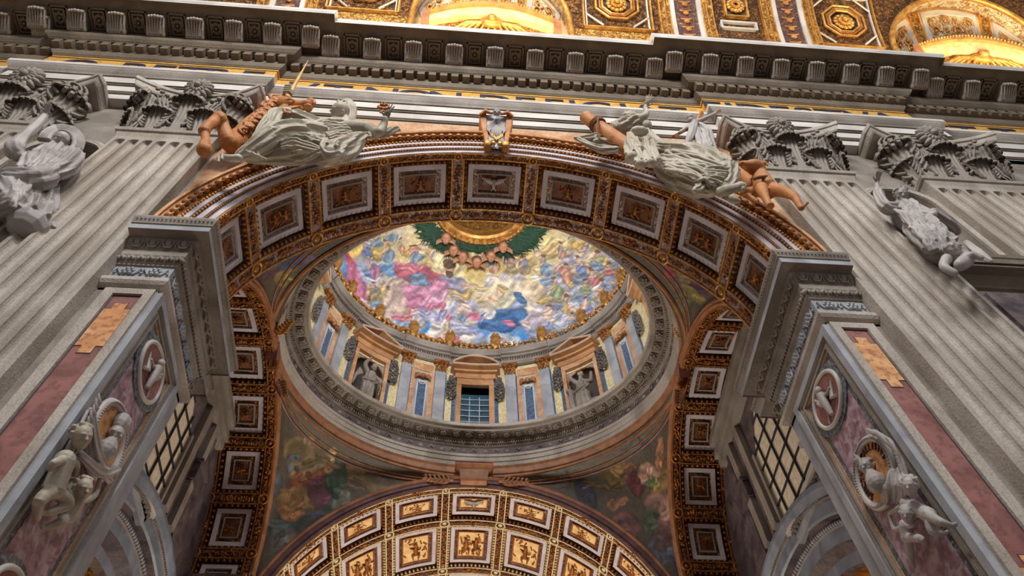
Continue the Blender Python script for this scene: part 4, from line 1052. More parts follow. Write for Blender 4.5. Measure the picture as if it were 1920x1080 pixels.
def drum_capital(parent, phi, z0, wd):
    mb = MB()
    for r_, (n_, zz, oo) in enumerate(((4, .12, .10), (3, .36, .14))):
        for k in range(n_):
            x = (k-(n_-1)/2)*wd/n_*.95; mb.ball((x, -oo, zz), (wd/n_*.45, .07, .13), 7, 5); mb.ball((x, -oo-.07, zz+.08), (wd/n_*.38, .05, .05), 6, 4)
    for s in (-1, 1):
        mb.tube([(s*(wd*.45+.06*math.cos(t*.9)*(1-t*.1)), -.17, .58+.08*math.sin(t*.9)*(1-t*.1)) for t in range(8)], .035, 5); mb.ball((s*wd*.48, -.16, .58), .06, 6, 4)
    mb.box(-wd*.6, wd*.6, -.2, .1, .68, .76); mb.ball((0, -.2, .66), .07, 6, 5)
    me = mb.build('capital', M_GILTD, mesh_only=True, smooth=True)
    o = link('capital', me, None, parent); o.location = dp(phi*D2R, .10, z0); o.rotation_euler = (0, 0, face(phi*D2R, A2, B2)); return o
def drum_pilaster(phi, lab):
    th = thing('drum_pilaster', lab, 'pilaster', (0, 0, 0), group='grey blue pilasters round the dome drum'); e = 1.95
    dslab('shaft', M_BLUE, th, phi-e, phi+e, 25.3, 29.57, 0, .12); dslab('dark_edge', M_LAPIS, th, phi-e-.45, phi-e, 25.3, 29.5, 0, .06); 
    drum_capital(th, phi, 29.57, .62)
def drum_panel(phi, lab):
    th = thing('drum_wall_panel', lab, 'panel', (0, 0, 0), group='blue panels with cherub heads round the dome drum')
    dslab('peach_strip', M_PEACH, th, phi-4.6, phi-2.7, 25.3, 29.5, 0, .05); dslab('peach_strip', M_PEACH, th, phi+2.7, phi+4.6, 25.3, 29.5, 0, .05)
    dslab('peach_strip', M_GOLDM if False else M_PEACH, th, phi-3.9, phi+3.9, 29.45, 30.0, 0, .06)
    dslab('grey_frame', M_BLUE, th, phi-2.7, phi+2.7, 25.5, 29.3, .0, .07); dslab('pale_line', M_LIGHT, th, phi-1.9, phi+1.9, 26.0, 28.65, .07, .085); dslab('blue_field', M_LAPIS, th, phi-1.45, phi+1.45, 26.12, 28.5, .085, .095)
    mb = MB(); c = Vector(dp(phi*D2R, .2, 28.85)); R = Matrix.Rotation(face(phi*D2R, A2, B2), 3, 'Z')
    mb.ball(c, (.13, .12, .15), 9, 7)
    for s in (-1, 1):
        for k in range(4): mb.tube([c+R @ Vector((s*.08, .03, -.02)), c+R @ Vector((s*.26, -.02, .12-.07*k)), c+R @ Vector((s*.40, .03, .06-.09*k))], [.04, .05, .02], 5)
    mb.build('cherub_head', M_GILTD, th, True)
    mb = MB(); mb.tube([dp((phi-1.9+3.8*i/10)*D2R, .1, 28.62-.28*math.sin(PI*i/10)) for i in range(11)], .03, 5); mb.build('swag', M_LIGHT, th)
def festoon(phi, lab):
    mb = MB(); rnd = random.Random(int(phi)); 
    for k in range(70):
        t = k/70; z = 29.3-1.65*t; r_ = .05+.17*math.sin(PI*min(1, t*.62+.12))*(1 if t > .2 else .5)
        if t > .93: r_ *= .6
        a = k*2.4; x = r_*math.cos(a)*.95; c = Vector(dp(phi*D2R, .12+.08*abs(math.sin(a)), z)); R = Matrix.Rotation(face(phi*D2R, A2, B2), 3, 'Z')
        mb.ball(c+R @ Vector((x, 0, 0)), rnd.uniform(.045, .08), 6, 4)
    tag(mb.build('festoon', M_NICHE, None, True), lab, 'festoon', 'carved fruit festoons hanging beside the drum openings')
def pediment(th, phi, curved, m=None):
    m = m or M_OCHRE
    e = 9.3 if abs(phi-90) < 5 else 10.4; W = lambda u, v, w_: dp(u*D2R, w_, v)
    mb = MB(); mb.mbox(W, phi-e*.82, phi+e*.82, 29.2, 29.55, 0, .22, 8, 1); mb.mbox(W, phi-e*.9, phi+e*.9, 29.55, 29.7, 0, .38, 8, 1); mb.build('frieze_block', m, th)
    mb = MB()
    def top(u):
        t = (u-phi)/e; return .62*(1-t*t) if curved else .62*(1-abs(t))
    mb.mbox(lambda u, v, w_: dp(u*D2R, w_, 29.72+v*.12), phi-e, phi+e, 0, 1, 0, .62, 12, 1)
    mb.mbox(lambda u, v, w_: dp(u*D2R, w_, 29.84+top(u)+v*.14), phi-e, phi+e, 0, 1, 0, .62, 16, 1); mb.build('cornice', m, th)
    mb = MB(); mb.mbox(lambda u, v, w_: dp(u*D2R, w_, 29.80+v*.05), phi-e, phi+e, 0, 1, .62, .64, 12, 1); mb.mbox(lambda u, v, w_: dp(u*D2R, w_, 29.92+top(u)+v*.05), phi-e, phi+e, 0, 1, .62, .64, 16, 1); mb.build('pale_edge', M_LIGHT, th)
    mb = MB(); mb.mbox(lambda u, v, w_: dp(u*D2R, w_, 29.84+v*(top(u))), phi-e*.95, phi+e*.95, 0, 1, 0, .12, 12, 1); mb.build('tympanum', M_BROWN, th)
def drum_window(phi, lab):
    th = thing('drum_window', lab, 'window', (0, 0, 0)); e = 5.1
    dslab('frame', M_OCHRE, th, phi-e-1.7, phi-e, 25.3, 29.2, 0, .16); dslab('frame', M_OCHRE, th, phi+e, phi+e+1.7, 25.3, 29.2, 0, .16); dslab('frame', M_OCHRE, th, phi-e-1.7, phi+e+1.7, 28.75, 29.2, 0, .18)
    dslab('side_strip', M_LAPIS, th, phi-e-3.2, phi-e-1.9, 25.3, 29.2, 0, .06); dslab('side_strip', M_LAPIS, th, phi+e+1.9, phi+e+3.2, 25.3, 29.2, 0, .06)
    dslab('reveal', M_STONE, th, phi-e-.2, phi-e, 25.3, 28.8, -1.0, 0); dslab('reveal', M_STONE, th, phi+e, phi+e+.2, 25.3, 28.8, -1.0, 0); dslab('reveal', M_STONE, th, phi-e, phi+e, 28.75, 28.95, -1.0, 0)
    g = dslab('glazing', M_GLASS, th, phi-e, phi+e, 25.3, 28.75, -.46, -.42)
    for k in (0, 1/3, 2/3, 1): 
        u = phi-e+2*e*k; dslab('bar', M_MULL, g, u-.14, u+.14, 25.3, 28.5, -.42, -.36, 1)
    for z in (25.8, 26.25, 26.7, 27.1, 27.5, 27.9, 28.3): dslab('bar', M_MULL, g, phi-e, phi+e, z-.03, z+.03, -.42, -.35, 3)
    pediment(th, phi, True)
def drum_niche(phi, lab, s):
    th = thing('drum_niche', lab, 'niche', (0, 0, 0)); e = 6.2
    dslab('frame', M_PEACH, th, phi-e-1.5, phi-e, 25.3, 29.2, 0, .16); dslab('frame', M_PEACH, th, phi+e, phi+e+1.5, 25.3, 29.2, 0, .16); dslab('frame', M_PEACH, th, phi-e-1.5, phi+e+1.5, 28.85, 29.2, 0, .18)
    dslab('side_strip', M_LAPIS, th, phi-e-3.0, phi-e-1.7, 25.3, 29.2, 0, .06); dslab('side_strip', M_LAPIS, th, phi+e+1.7, phi+e+3.0, 25.3, 29.2, 0, .06)
    c = Vector(dp(phi*D2R, -.05, 0)); R = Matrix.Rotation(face(phi*D2R, A2, B2), 3, 'Z'); mb = MB(); P = []; r_ = .78
    for z in (25.2, 26, 27, 27.9): P.append([c+R @ Vector((r_*math.cos(PI*i/14), r_*math.sin(PI*i/14), z)) for i in range(15)])
    for k in range(1, 6):
        t = PI/2*k/5; P.append([c+R @ Vector((r_*math.cos(PI*i/14)*math.cos(t), r_*math.sin(PI*i/14)*math.cos(t)*1, 27.9+r_*math.sin(t))) for i in range(15)])
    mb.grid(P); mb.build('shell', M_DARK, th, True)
    mb = MB()
    for i in range(17):
        a0 = PI*i/17; a1 = PI*(i+1)/17
        mb.add([c+R @ Vector((r_*math.cos(a0), -.02, 27.9+r_*math.sin(a0))), c+R @ Vector((r_*math.cos(a1), -.02, 27.9+r_*math.sin(a1))), c+R @ Vector((r_*math.cos(a1), -.02, 28.95)), c+R @ Vector((r_*math.cos(a0), -.02, 28.95))], [(0, 1, 2, 3)])
    for q in (-1, 1): mb.add([c+R @ Vector((q*r_, -.02, 25.2)), c+R @ Vector((q*1.0, -.02, 25.2)), c+R @ Vector((q*1.0, -.02, 28.95)), c+R @ Vector((q*r_, -.02, 28.95))], [(0, 1, 2, 3)])
    mb.build('spandrel', M_BLUE, th)
    mb = MB(); mb.tube([c+R @ Vector((r_*math.cos(PI*i/20), -.04, 27.9+r_*math.sin(PI*i/20)*(1+.03*math.cos(i*PI)))) for i in range(21)], .04, 6); mb.build('scalloped_rim', M_GILTD, th)
    pediment(th, phi, False)
drum_window(90, 'drum window of small blue panes under a curved tan pediment, centre of the far side')
drum_window(180, 'drum window at the left end of the oval, almost hidden by the lip'); drum_window(0.01, 'drum window at the right end of the oval, almost hidden by the lip')
drum_niche(131, 'pedimented drum niche left of the centre window, with its own statue', -1); drum_niche(49, 'pedimented drum niche right of the centre window, with its own statue', 1)
for ph, w_ in ((103.1, 'next to the centre window on its left'), (116.4, 'between the blue panel and the left niche'), (146.0, 'just beyond the left niche'), (160, 'at the far left of the drum'),
               (76.9, 'next to the centre window on its right'), (63.6, 'between the blue panel and the right niche'), (34.0, 'just beyond the right niche'), (20, 'at the far right of the drum')):
    drum_pilaster(ph, 'grey-blue pilaster with gilded capital '+w_)
for ph, w_ in ((109.75, 'left of the centre window'), (153, 'beyond the left niche'), (70.25, 'right of the centre window'), (27, 'beyond the right niche')): drum_panel(ph, 'blue-grey panel under a cherub head '+w_)
for ph, w_ in ((98.9, 'left side of the centre window'), (81.1, 'right side of the centre window'), (121.2, 'right side of the left niche'), (141.2, 'left side of the left niche'), (58.8, 'left side of the right niche'), (38.8, 'right side of the right niche'), (165, 'far left end of the drum'), (15, 'far right end of the drum')):
    festoon(ph, 'dark carved festoon hanging at the '+w_)
dc = thing('dome_cornice', 'grey oval cornice with dentils between the drum and the painted dome', 'cornice', (0, 0, 0))
CP = [(.0, 30.3), (.12, 30.32), (.12, 30.45), (.15, 30.47), (.15, 30.6), (.2, 30.62), (.2, 30.74), (.30, 30.76), (.32, 30.84), (.44, 30.86), (.46, 30.95), (.52, 31.02), (.55, 31.12), (.55, 31.2), (.1, 31.3)]
for k, (p0, p1) in enumerate(((-180, -100), (-100, -80), (-80, 15), (15, 38), (38, 60), (60, 80), (80, 100), (100, 120), (120, 142), (142, 165), (165, 180))):
    ex = .06 if k % 2 else 0
    oval(dc, 'cornice', [(o+ex, z) for o, z in CP], M_STONE, 24, p0, p1, a=A2, b=B2)
dts = MB()
for ph in oval_pts(330, .26, A2, B2):
    R = Matrix.Rotation(face(ph, A2, B2), 3, 'Z'); c = Vector(dp(ph, .27, 30.74))
    dts.add([c+R @ Vector((x, y, z)) for x in (-.03, .03) for y in (-.05, .05) for z in (-.11, 0)], [(0, 1, 3, 2), (4, 6, 7, 5), (0, 4, 5, 1), (2, 3, 7, 6), (0, 2, 6, 4), (1, 5, 7, 3)])
dts.build('dentil_row', M_DARK, dc)
# gilded garland along the foot of the dome, with torches
gl = thing('garland', 'gilded leafy garland lying along the foot of the painted dome', 'garland', (0, 0, 0)); mb = MB(); rnd = random.Random(4)
for k in range(900):
    ph = (-25+230*k/900)*D2R; th_ = k*.7; mb.ball(ep(ph, .42+.17*math.cos(th_)+rnd.uniform(-.05, .05), 31.45+.2*math.sin(th_)+rnd.uniform(-.04, .04), A2, B2), (rnd.uniform(.06, .12), rnd.uniform(.06, .12), rnd.uniform(.05, .10)), 6, 4)
tag(mb.build('leaves', M_GILT, gl, True), kind='stuff')
for k, ph in enumerate((12, 27, 42, 62, 82, 101, 117, 134, 152, 168)):
    c = Vector(ep(ph*D2R, .50, 31.35, A2, B2)); R = Matrix.Rotation(face(ph*D2R, A2, B2), 3, 'Z'); t = Vector(c)
    th = thing('flaming_urn', 'small gilded flaming urn on the dome garland, %s from the left' % ORD[9-k], 'urn', t, 0, 'gilded urns along the dome garland')
    mb = MB(); mb.lathe([(.05, -.05), (.13, .02), (.06, .12), (.17, .28), (.19, .38), (.12, .44), (.15, .5), (.02, .52)], (0, 0, 0), 12); mb.build('urn', M_GILT, th, True)
    mb = MB()
    for q in range(6): a = PI*2*q/6; mb.tube([(.06*math.cos(a), .06*math.sin(a), .48), (.14*math.cos(a), .14*math.sin(a), .62), (.07*math.cos(a+.5), .07*math.sin(a+.5), .82)], [.05, .055, .01], 6)
    mb.build('flame', M_GILT, th, True)
    mb = MB()
    for s in (-1, 1):
        mb.tube([R @ Vector((s*.18, -.03, .12)), R @ Vector((s*.36, -.05, .26)), R @ Vector((s*.52, -.03, .12)), R @ Vector((s*.40, -.02, .05)), R @ Vector((s*.62, 0, -.02))], .035, 6)
    mb.build('ribbon', M_BRONZE, th, True); th.scale = (1.45, 1.45, 1.6)
# the dome shell and what is painted on it
HD = 5.35; AD, BD = 7.25, 5.5; TT = math.acos(2.35/AD)
def dome(phi, t): return Vector((XC+AD*math.cos(t)*math.cos(phi), YB+BD*math.cos(t)**(.92 if False else 1)*math.sin(phi), 31.15+HD*math.sin(t)))
def splash(blobs, px, py):
    pass
def paint_mesh(name, P, blobs, base, parent=None, seed=1, warp=4., grain=.10, closed=False):
    """P: grid of points. blobs: (x, y, rx, ry, angle, colour, softness) laid where that piece of the painting sits"""
    nv, nu = len(P), len(P[0]); V = np.array([[tuple(p) for p in r] for r in P]).reshape(-1, 3)
    A = np.array([CR, CU, CF]); q = V @ A.T; q[:, 2] = np.maximum(q[:, 2], .01); px = 960+FPX*q[:, 0]/q[:, 2]; py = 540-FPX*q[:, 1]/q[:, 2]
    rs_ = np.random.RandomState(seed)
    def nz(f, k=4):
        r = np.zeros(len(V))
        for _ in range(k):
            d = rs_.normal(size=3); d /= np.linalg.norm(d); r += np.sin(V @ d*f*rs_.uniform(.6, 1.5)+rs_.uniform(0, 6.28)+1.3*np.sin(V @ rs_.normal(size=3)*f*.5))
        return r/k
    wx = px+warp*nz(2.4)+warp*1.1*nz(6)+warp*.5*nz(14); wy = py+warp*nz(2.4)+warp*1.1*nz(6)+warp*.5*nz(14)
    col = base(px, py, nz); F1 = nz(5, 3); F2 = nz(18, 3)
    for b in blobs:
        x, y, rx, ry, an, c, so = b; ca, sa = math.cos(an), math.sin(an); dx, dy = wx-x, wy-y
        d = np.sqrt(((dx*ca+dy*sa)/rx)**2+((-dx*sa+dy*ca)/ry)**2); w_ = np.clip((1+so*.55-d)/(so*.55), 0, 1)[:, None]*.93; rim = np.exp(-((d-1.02)/.09)**2)[:, None]*(.16 if so < .45 else .0)
        fold = 1+.17*np.sin((dx*ca+dy*sa)*3/rx+(-dx*sa+dy*ca)*4/ry+2.2*F1)[:, None]+.08*F2[:, None]
        col = (col*(1-w_)+np.array(c)/255.*fold*w_)*(1-rim)
    col = np.clip(col*(1+grain*nz(16)[:, None]+grain*.8*nz(30)[:, None]), 0, 1)
    colL = np.where(col <= .04045, col/12.92, ((col+.055)/1.055)**2.4)
    mb = MB(); mb.grid(P, closed); me = bpy.data.meshes.new(name); me.from_pydata(mb.v, [], mb.f)
    at_ = me.color_attributes.new('Col', 'FLOAT_COLOR', 'POINT'); at_.data.foreach_set('color', np.c_[colL, np.ones(len(V))].astype('f').ravel())
    me.polygons.foreach_set('use_smooth', [True]*len(me.polygons)); me.update(); return link(name, me, M_PAINT, parent)
NU, NV = 900, 240
P = [[dome(2*PI*i/NU, TT*j/NV) for i in range(NU)] for j in range(NV+1)]
rnd = random.Random(11)
B = []
cloud = [(214, 206, 214), (188, 186, 206), (226, 214, 208), (168, 176, 204), (206, 196, 186), (236, 226, 214)]
def puff(n, x0, x1, y0, y1, cols, smin, smax):
    for k in range(n):
        x, y, r_ = rnd.uniform(x0, x1), rnd.uniform(y0, y1), rnd.uniform(smin, smax); c = rnd.choice(cols)
        B.append((x+2, y+r_*.35, r_*1.1, r_*.6, rnd.uniform(-.3, .3), tuple(v*.80 for v in c), .6)); B.append((x, y, r_, r_*.5, rnd.uniform(-.4, .4), c, .6))
puff(110, 625, 1180, 520, 640, cloud, 7, 24); puff(60, 620, 760, 500, 640, [(120, 160, 200), (150, 180, 210), (196, 200, 216)], 6, 18); puff(70, 1020, 1190, 480, 620, [(150, 170, 190), (176, 186, 196), (196, 190, 206), (140, 150, 170)], 6, 18)
puff(80, 640, 1150, 450, 560, [(214, 186, 130), (206, 176, 104), (224, 204, 150), (196, 176, 160), (216, 192, 160)], 6, 20)
def fig(x, y, s, c1, c2, lean=0., sk=(214, 170, 140)):   # a small draped figure
    B.append((x, y, 7*s, 13*s, lean, c1, .35)); B.append((x+3*s, y+8*s, 11*s, 8*s, lean-.3, c2, .4)); B.append((x-4*s, y-3*s, 2.5*s, 8*s, lean+.9, sk, .4)); B.append((x-1*s, y-15*s, 4*s, 4.6*s, 0, sk, .3)); B.append((x-1*s, y-18*s, 4.6*s, 3*s, 0, (120, 84, 60), .4))
pal = [(190, 120, 120), (150, 160, 120), (120, 132, 170), (206, 170, 100), (176, 120, 150), (214, 196, 170), (130, 150, 170), (200, 150, 120), (160, 140, 110)]
for x, y in ((668, 452), (690, 468), (706, 448), (728, 470), (752, 462), (775, 478), (735, 440), (655, 470), (700, 500), (640, 520), (665, 548), (700, 545), (735, 560), (690, 580), (760, 590), (650, 500),
             (1050, 470), (1075, 455), (1100, 470), (1120, 490), (1085, 500), (1060, 515), (1110, 520), (1140, 505), (1155, 530), (1130, 545), (1095, 540), (1040, 540), (1060, 570), (1100, 575), (1140, 575), (1020, 500), (1165, 500), (1075, 600), (1030, 590), (835, 600), (870, 585), (800, 570), (905, 490), (925, 500), (960, 492), (985, 500)):
    fig(x+rnd.uniform(-3, 3), y, rnd.uniform(.7, 1.15), rnd.choice(pal), rnd.choice(pal), rnd.uniform(-.8, .8))
B += [(655, 500, 12, 34, -.15, (206, 96, 108), .5), (662, 535, 18, 40, -.35, (196, 120, 150), .6), (668, 470, 14, 12, 0, (224, 190, 110), .5), (634, 505, 14, 26, .2, (110, 146, 188), .6), (700, 590, 46, 9, .75, (196, 190, 214), .5)]
# seated figure in rose robes, kneeling figure in blue
B += [(842, 497, 26, 24, 0, (238, 224, 176), .7), (842, 498, 17, 16, 0, (216, 200, 150), .3), (775, 512, 34, 18, .35, (190, 96, 110), .4), (770, 500, 30, 8, .25, (212, 130, 140), .4), (815, 524, 40, 12, .3, (182, 88, 104), .4), (850, 530, 28, 13, .2, (150, 146, 170), .4), (790, 545, 44, 17, -.2, (206, 140, 168), .4), (775, 565, 34, 12, .1, (190, 120, 150), .5), (815, 560, 30, 10, -.4, (214, 160, 184), .4),
      (842, 502, 7, 9, 0, (206, 158, 124), .3), (842, 495, 9, 7, 0, (90, 60, 44), .4), (842, 511, 7, 5, 0, (96, 66, 50), .4), (880, 533, 14, 4, .15, (214, 176, 146), .3), (784, 523, 16, 12, .2, (112, 142, 166), .4), (740, 570, 18, 26, .3, (208, 184, 168), .6)]
B += [(955, 560, 34, 34, 0, (236, 216, 186), .9), (938, 606, 40, 18, -.1, (52, 92, 146), .3), (960, 590, 28, 14, .1, (60, 104, 158), .35), (922, 602, 18, 12, .4, (78, 124, 170), .4), (966, 568, 20, 12, .35, (150, 166, 196), .35), (950, 562, 16, 15, -.2, (206, 200, 170), .35), (938, 546, 6, 8, -.2, (222, 178, 146), .3), (943, 542, 9, 6, .4, (190, 170, 110), .35), (925, 562, 8, 4, .5, (216, 176, 140), .4), (975, 560, 14, 8, .7, (64, 100, 150), .4)]
B += [(940, 640, 34, 16, 0, (186, 206, 226), .25), (940, 642, 28, 12, 0, (206, 214, 226), .3), (1000, 600, 22, 10, -.1, (190, 176, 186), .5)]
for k in range(30): B.append((rnd.uniform(700, 1120), rnd.uniform(570, 640), rnd.uniform(5, 14), rnd.uniform(3, 7), rnd.uniform(-1, 1), rnd.choice([(216, 190, 176), (150, 150, 190), (200, 120, 140), (226, 214, 206)]), .5))
def base_dome(px, py, nz):
    g = np.array([214, 184, 88])/255.; cr_ = np.array([226, 204, 150])/255.; bl = np.array([70, 140, 208])/255.; lv = np.array([160, 160, 190])/255.
    cx, cy = 900, 470; d = np.sqrt(((px-cx)/300)**2+((py-cy)/165)**2)+.06*nz(1.5); t = np.clip(d, 0, 1.2)[:, None]
    c = np.where(t < .45, g*(1-t/.45)+cr_*(t/.45), np.where(t < .8, cr_*(1-(t-.45)/.35)+lv*((t-.45)/.35), lv*(1-np.clip((t-.8)/.2, 0, 1))+bl*np.clip((t-.8)/.2, 0, 1)))
    return np.clip(c+.05*nz(3)[:, None], 0, 1)
dm = paint_mesh('painted_dome', P, B, base_dome, closed=True)
tag(dm, 'oval dome painted with robed figures and clouds, gold above and blue at its rim', 'dome')
# gilded ring of the oculus, palm garland and cherub heads
oc = thing('oculus_ring', 'gilded oval ring round the opening at the top of the painted dome', 'ring', (0, 0, 0)); zt = 31.15+HD*math.sin(TT)
oa, ob = 2.35, 2.35*BD/AD
oval(oc, 'gilded_ring', [(-.1, zt-.12), (.0, zt-.22), (.12, zt-.2), (.16, zt-.1), (.3, zt-.12), (.42, zt-.02), (.42, zt+.6)], M_GILT, 80, a=oa, b=ob)
mb = MB()
for ph in oval_pts(52, .05, oa, ob): mb.ball(ep(ph, .06, zt-.22, oa, ob), (.07, .07, .05), 6, 4)
for ph in oval_pts(34, .3, oa, ob): mb.ball(ep(ph, .24, zt-.16, oa, ob), (.09, .06, .06), 6, 4)
mb.build('bead_row', M_BRONZE, oc, True)
oval(oc, 'lantern_wall', [(.42, zt+.6), (.5, zt+2.2), (1.9, zt+2.8)], M_FILG, 60, a=oa, b=ob)
pg = thing('palm_garland', 'dark green palm garland hung round the gilded opening of the dome', 'garland', (0, 0, 0)); mb = MB(); rnd = random.Random(9)
for k in range(420):
    ph = (20+140*k/420)*D2R+rnd.uniform(-.02, .02); t0 = TT-.02-.05*rnd.random(); lean = (.30 if k % 2 else -.1)*(1 if ph > PI/2 else -1)
    if abs(math.degrees(ph)-90) < 14: ln = .05
    else: ln = .10+.08*rnd.random()
    a = dome(ph, t0); b = dome(ph+lean*.35, t0-ln*.6); c = dome(ph+lean*.8, t0-ln)
    mb.tube([a, b+Vector((0, -.08, -.06)), c], [.03, .05, .008], 5)
tag(mb.build('palm_leaves', M_GREEN, pg, True), kind='stuff')
for k, (ph, dt_) in enumerate(((128, .09), (114, .16), (104, .20), (92, .23), (80, .17), (66, .10))):
    c = dome(ph*D2R, TT-dt_)+Vector((0, -.2, -.15))
    th = thing('cherub_head', 'small winged cherub head under the dome opening, %s from the left' % ORD[k], 'cherub', c, 0, 'cherub heads under the dome opening')
    mb = MB(); head(mb, (0, -.12, -.12), .30, (0, -.45, -.9), (0, -.85, .4)); mb.build('head', M_SKIN, th, True)
    mb = MB()
    for q in range(12): a = PI*2*q/12; mb.ball((.22*math.cos(a), -.12-.20*math.sin(a), .10+.05*math.sin(a)), .11, 6, 4)
    mb.build('hair', M_ROPE, th, True)
    mb = MB()
    for s in (-1, 1):
        for q in range(5): mb.tube([(s*.1, .04, -.1), (s*.32, 0, .12-.09*q), (s*.5, .05, .02-.12*q)], [.04, .06, .02], 5)
    mb.build('wings', M_SKIN if k % 2 else M_PEACH, th, True)
# ================================================================ pendentives
RC, ZC = 7.45, 15.0; RS_, ZSS = 5.3, 17.5; XO = 7.52; YC = 22.5
def pend(sx, far):
    P = []; NA, NB = 160, 200
    for j in range(NA+1):
        a = PI/2*j/NA
        if far: rA, zA, yA = RC+.42, ZC, YC-.02
        else: rA, zA, yA = RA+.42, ZS, YA-.03
        A = Vector((XC+sx*rA*math.cos(a), yA, zA+rA*math.sin(a)))
        zB = ZS+(23.02-ZS)*math.sin(a); rB = RS_+.22
        dy = rB if zB < ZSS else math.sqrt(max(0, rB*rB-(zB-ZSS)**2*(rB/(23.02-ZSS))**2))
        Bp = Vector((XC+sx*XO, YB+(1 if far else -1)*dy, zB)); row = []
        for i in range(NB+1):
            f = PI/2*i/NB; t = i/NB; row.append(Vector((A.x+(Bp.x-A.x)*math.sin(f), Bp.y+(A.y-Bp.y)*math.cos(f), A.z+(Bp.z-A.z)*t)))
        P.append(row)
    return P
def base_p(px, py, nz):
    c = np.array([92, 84, 72])/255.; return np.clip(c+.05*nz(2)[:, None]*np.array([1, .9, .7]), 0, 1)
OL, DK, YE = (112, 108, 70), (56, 54, 62), (150, 130, 84)
PB = {(-1, True): [(590, 870, 70, 34, .6, (120, 106, 82), .4), (560, 850, 30, 30, 0, (130, 112, 80), .5), (700, 905, 60, 16, .45, (124, 106, 80), .4), (625, 905, 22, 48, .2, (64, 84, 70), .35), (575, 895, 34, 20, -.2, (150, 88, 60), .4), (560, 935, 40, 22, -.1, (160, 124, 76), .4), (600, 920, 20, 30, .1, (110, 66, 84), .4), (555, 1000, 50, 30, .3, (76, 90, 82), .4), (530, 1020, 24, 40, .1, (126, 120, 116), .5), (610, 985, 34, 30, .2, (86, 96, 116), .4), (618, 872, 12, 15, .1, (172, 132, 96), .35), (622, 852, 9, 14, .3, (186, 168, 120), .35), (548, 868, 14, 18, .2, (104, 110, 120), .4), (545, 960, 26, 14, .2, (168, 120, 74), .4), (515, 900, 12, 30, 0, (90, 96, 110), .4), (640, 945, 16, 30, 0, (134, 132, 124), .5), (575, 1050, 40, 20, 0, (110, 90, 84), .5)],
      (1, True): [(1240, 900, 18, 46, .1, (128, 104, 66), .5), (1160, 890, 30, 22, .2, (120, 100, 60), .4), (1180, 885, 16, 16, 0, (132, 92, 76), .35), (1195, 905, 16, 26, -.3, (110, 58, 62), .35), (1215, 890, 22, 22, .2, (156, 124, 108), .35), (1225, 905, 16, 12, .2, (90, 110, 70), .4), (1235, 850, 8, 30, .05, (162, 112, 84), .35), (1240, 950, 30, 26, .3, (160, 122, 112), .35), (1225, 975, 20, 28, .2, (92, 112, 80), .35), (1250, 1000, 22, 40, .1, (130, 94, 92), .4), (1160, 945, 20, 9, -.3, (166, 124, 96), .35), (1170, 985, 30, 26, .2, (130, 86, 84), .4), (1100, 925, 18, 34, -.5, (52, 54, 74), .35), (1130, 910, 40, 5, .3, (108, 92, 62), .4), (1245, 1035, 30, 26, 0, (110, 112, 126), .5), (1185, 1030, 24, 20, .2, (116, 100, 104), .5), (1190, 830, 26, 14, -.4, (86, 84, 80), .5), (1040, 900, 30, 14, .3, (96, 92, 78), .5)],
      (-1, False): [(545, 497, 34, 9, -.35, (70, 82, 122), .35), (590, 484, 26, 6, -.35, (110, 96, 130), .4), (515, 512, 26, 8, -.3, (110, 72, 96), .4), (535, 520, 22, 16, -.6, (150, 138, 78), .35), (600, 500, 30, 12, -.5, (84, 84, 70), .5), (565, 540, 20, 30, -.5, (96, 98, 70), .5)],
      (1, False): [(1255, 512, 12, 14, .3, (150, 66, 74), .35), (1282, 520, 16, 8, .5, (120, 108, 90), .35), (1310, 535, 18, 9, .6, (86, 60, 96), .35), (1300, 548, 26, 9, .6, (150, 138, 78), .4), (1250, 495, 12, 6, .3, (120, 130, 140), .4), (1280, 570, 16, 26, .4, (96, 98, 70), .5)]}
for (sx, far), bl in PB.items():
    nm = ('left' if sx < 0 else 'right', 'far' if far else 'near')
    bl = [q_[:6]+(q_[6]*.55,) for q_ in bl]; rp = random.Random(7+sx)
    for q_ in list(bl):
        for _ in range(4):
            gq = rp.uniform(.62, 1.3); bl.append((q_[0]+rp.uniform(-.7, .7)*q_[2], q_[1]+rp.uniform(-.7, .7)*q_[3], q_[2]*rp.uniform(.2, .45), q_[3]*rp.uniform(.15, .4), rp.uniform(-1, 1), tuple(min(255, c_*gq) for c_ in q_[5]), .3))
    o = paint_mesh('pendentive', pend(sx, far), bl, base_p, seed=3+sx+far, warp=4., grain=.07)
    tag(o, '%s painted pendentive by the %s oval ring, %s' % (nm[0], nm[1], 'dark with a large robed figure' if far else 'olive with a strip of drapery'), 'pendentive')
    th = thing('pendentive_border', 'dull gold moulded border lines on the %s %s pendentive' % nm, 'moulding', (0, 0, 0)); P = pend(sx, far)
    for q, m, t in ((.90, M_GILTD, .035), (.86, M_BROWN, .05)):
        mb = MB(); j = int(160*q); mb.tube([P[j][i] for i in range(12, 190, 5)], t, 6); mb.build('border_line', m, th, True)

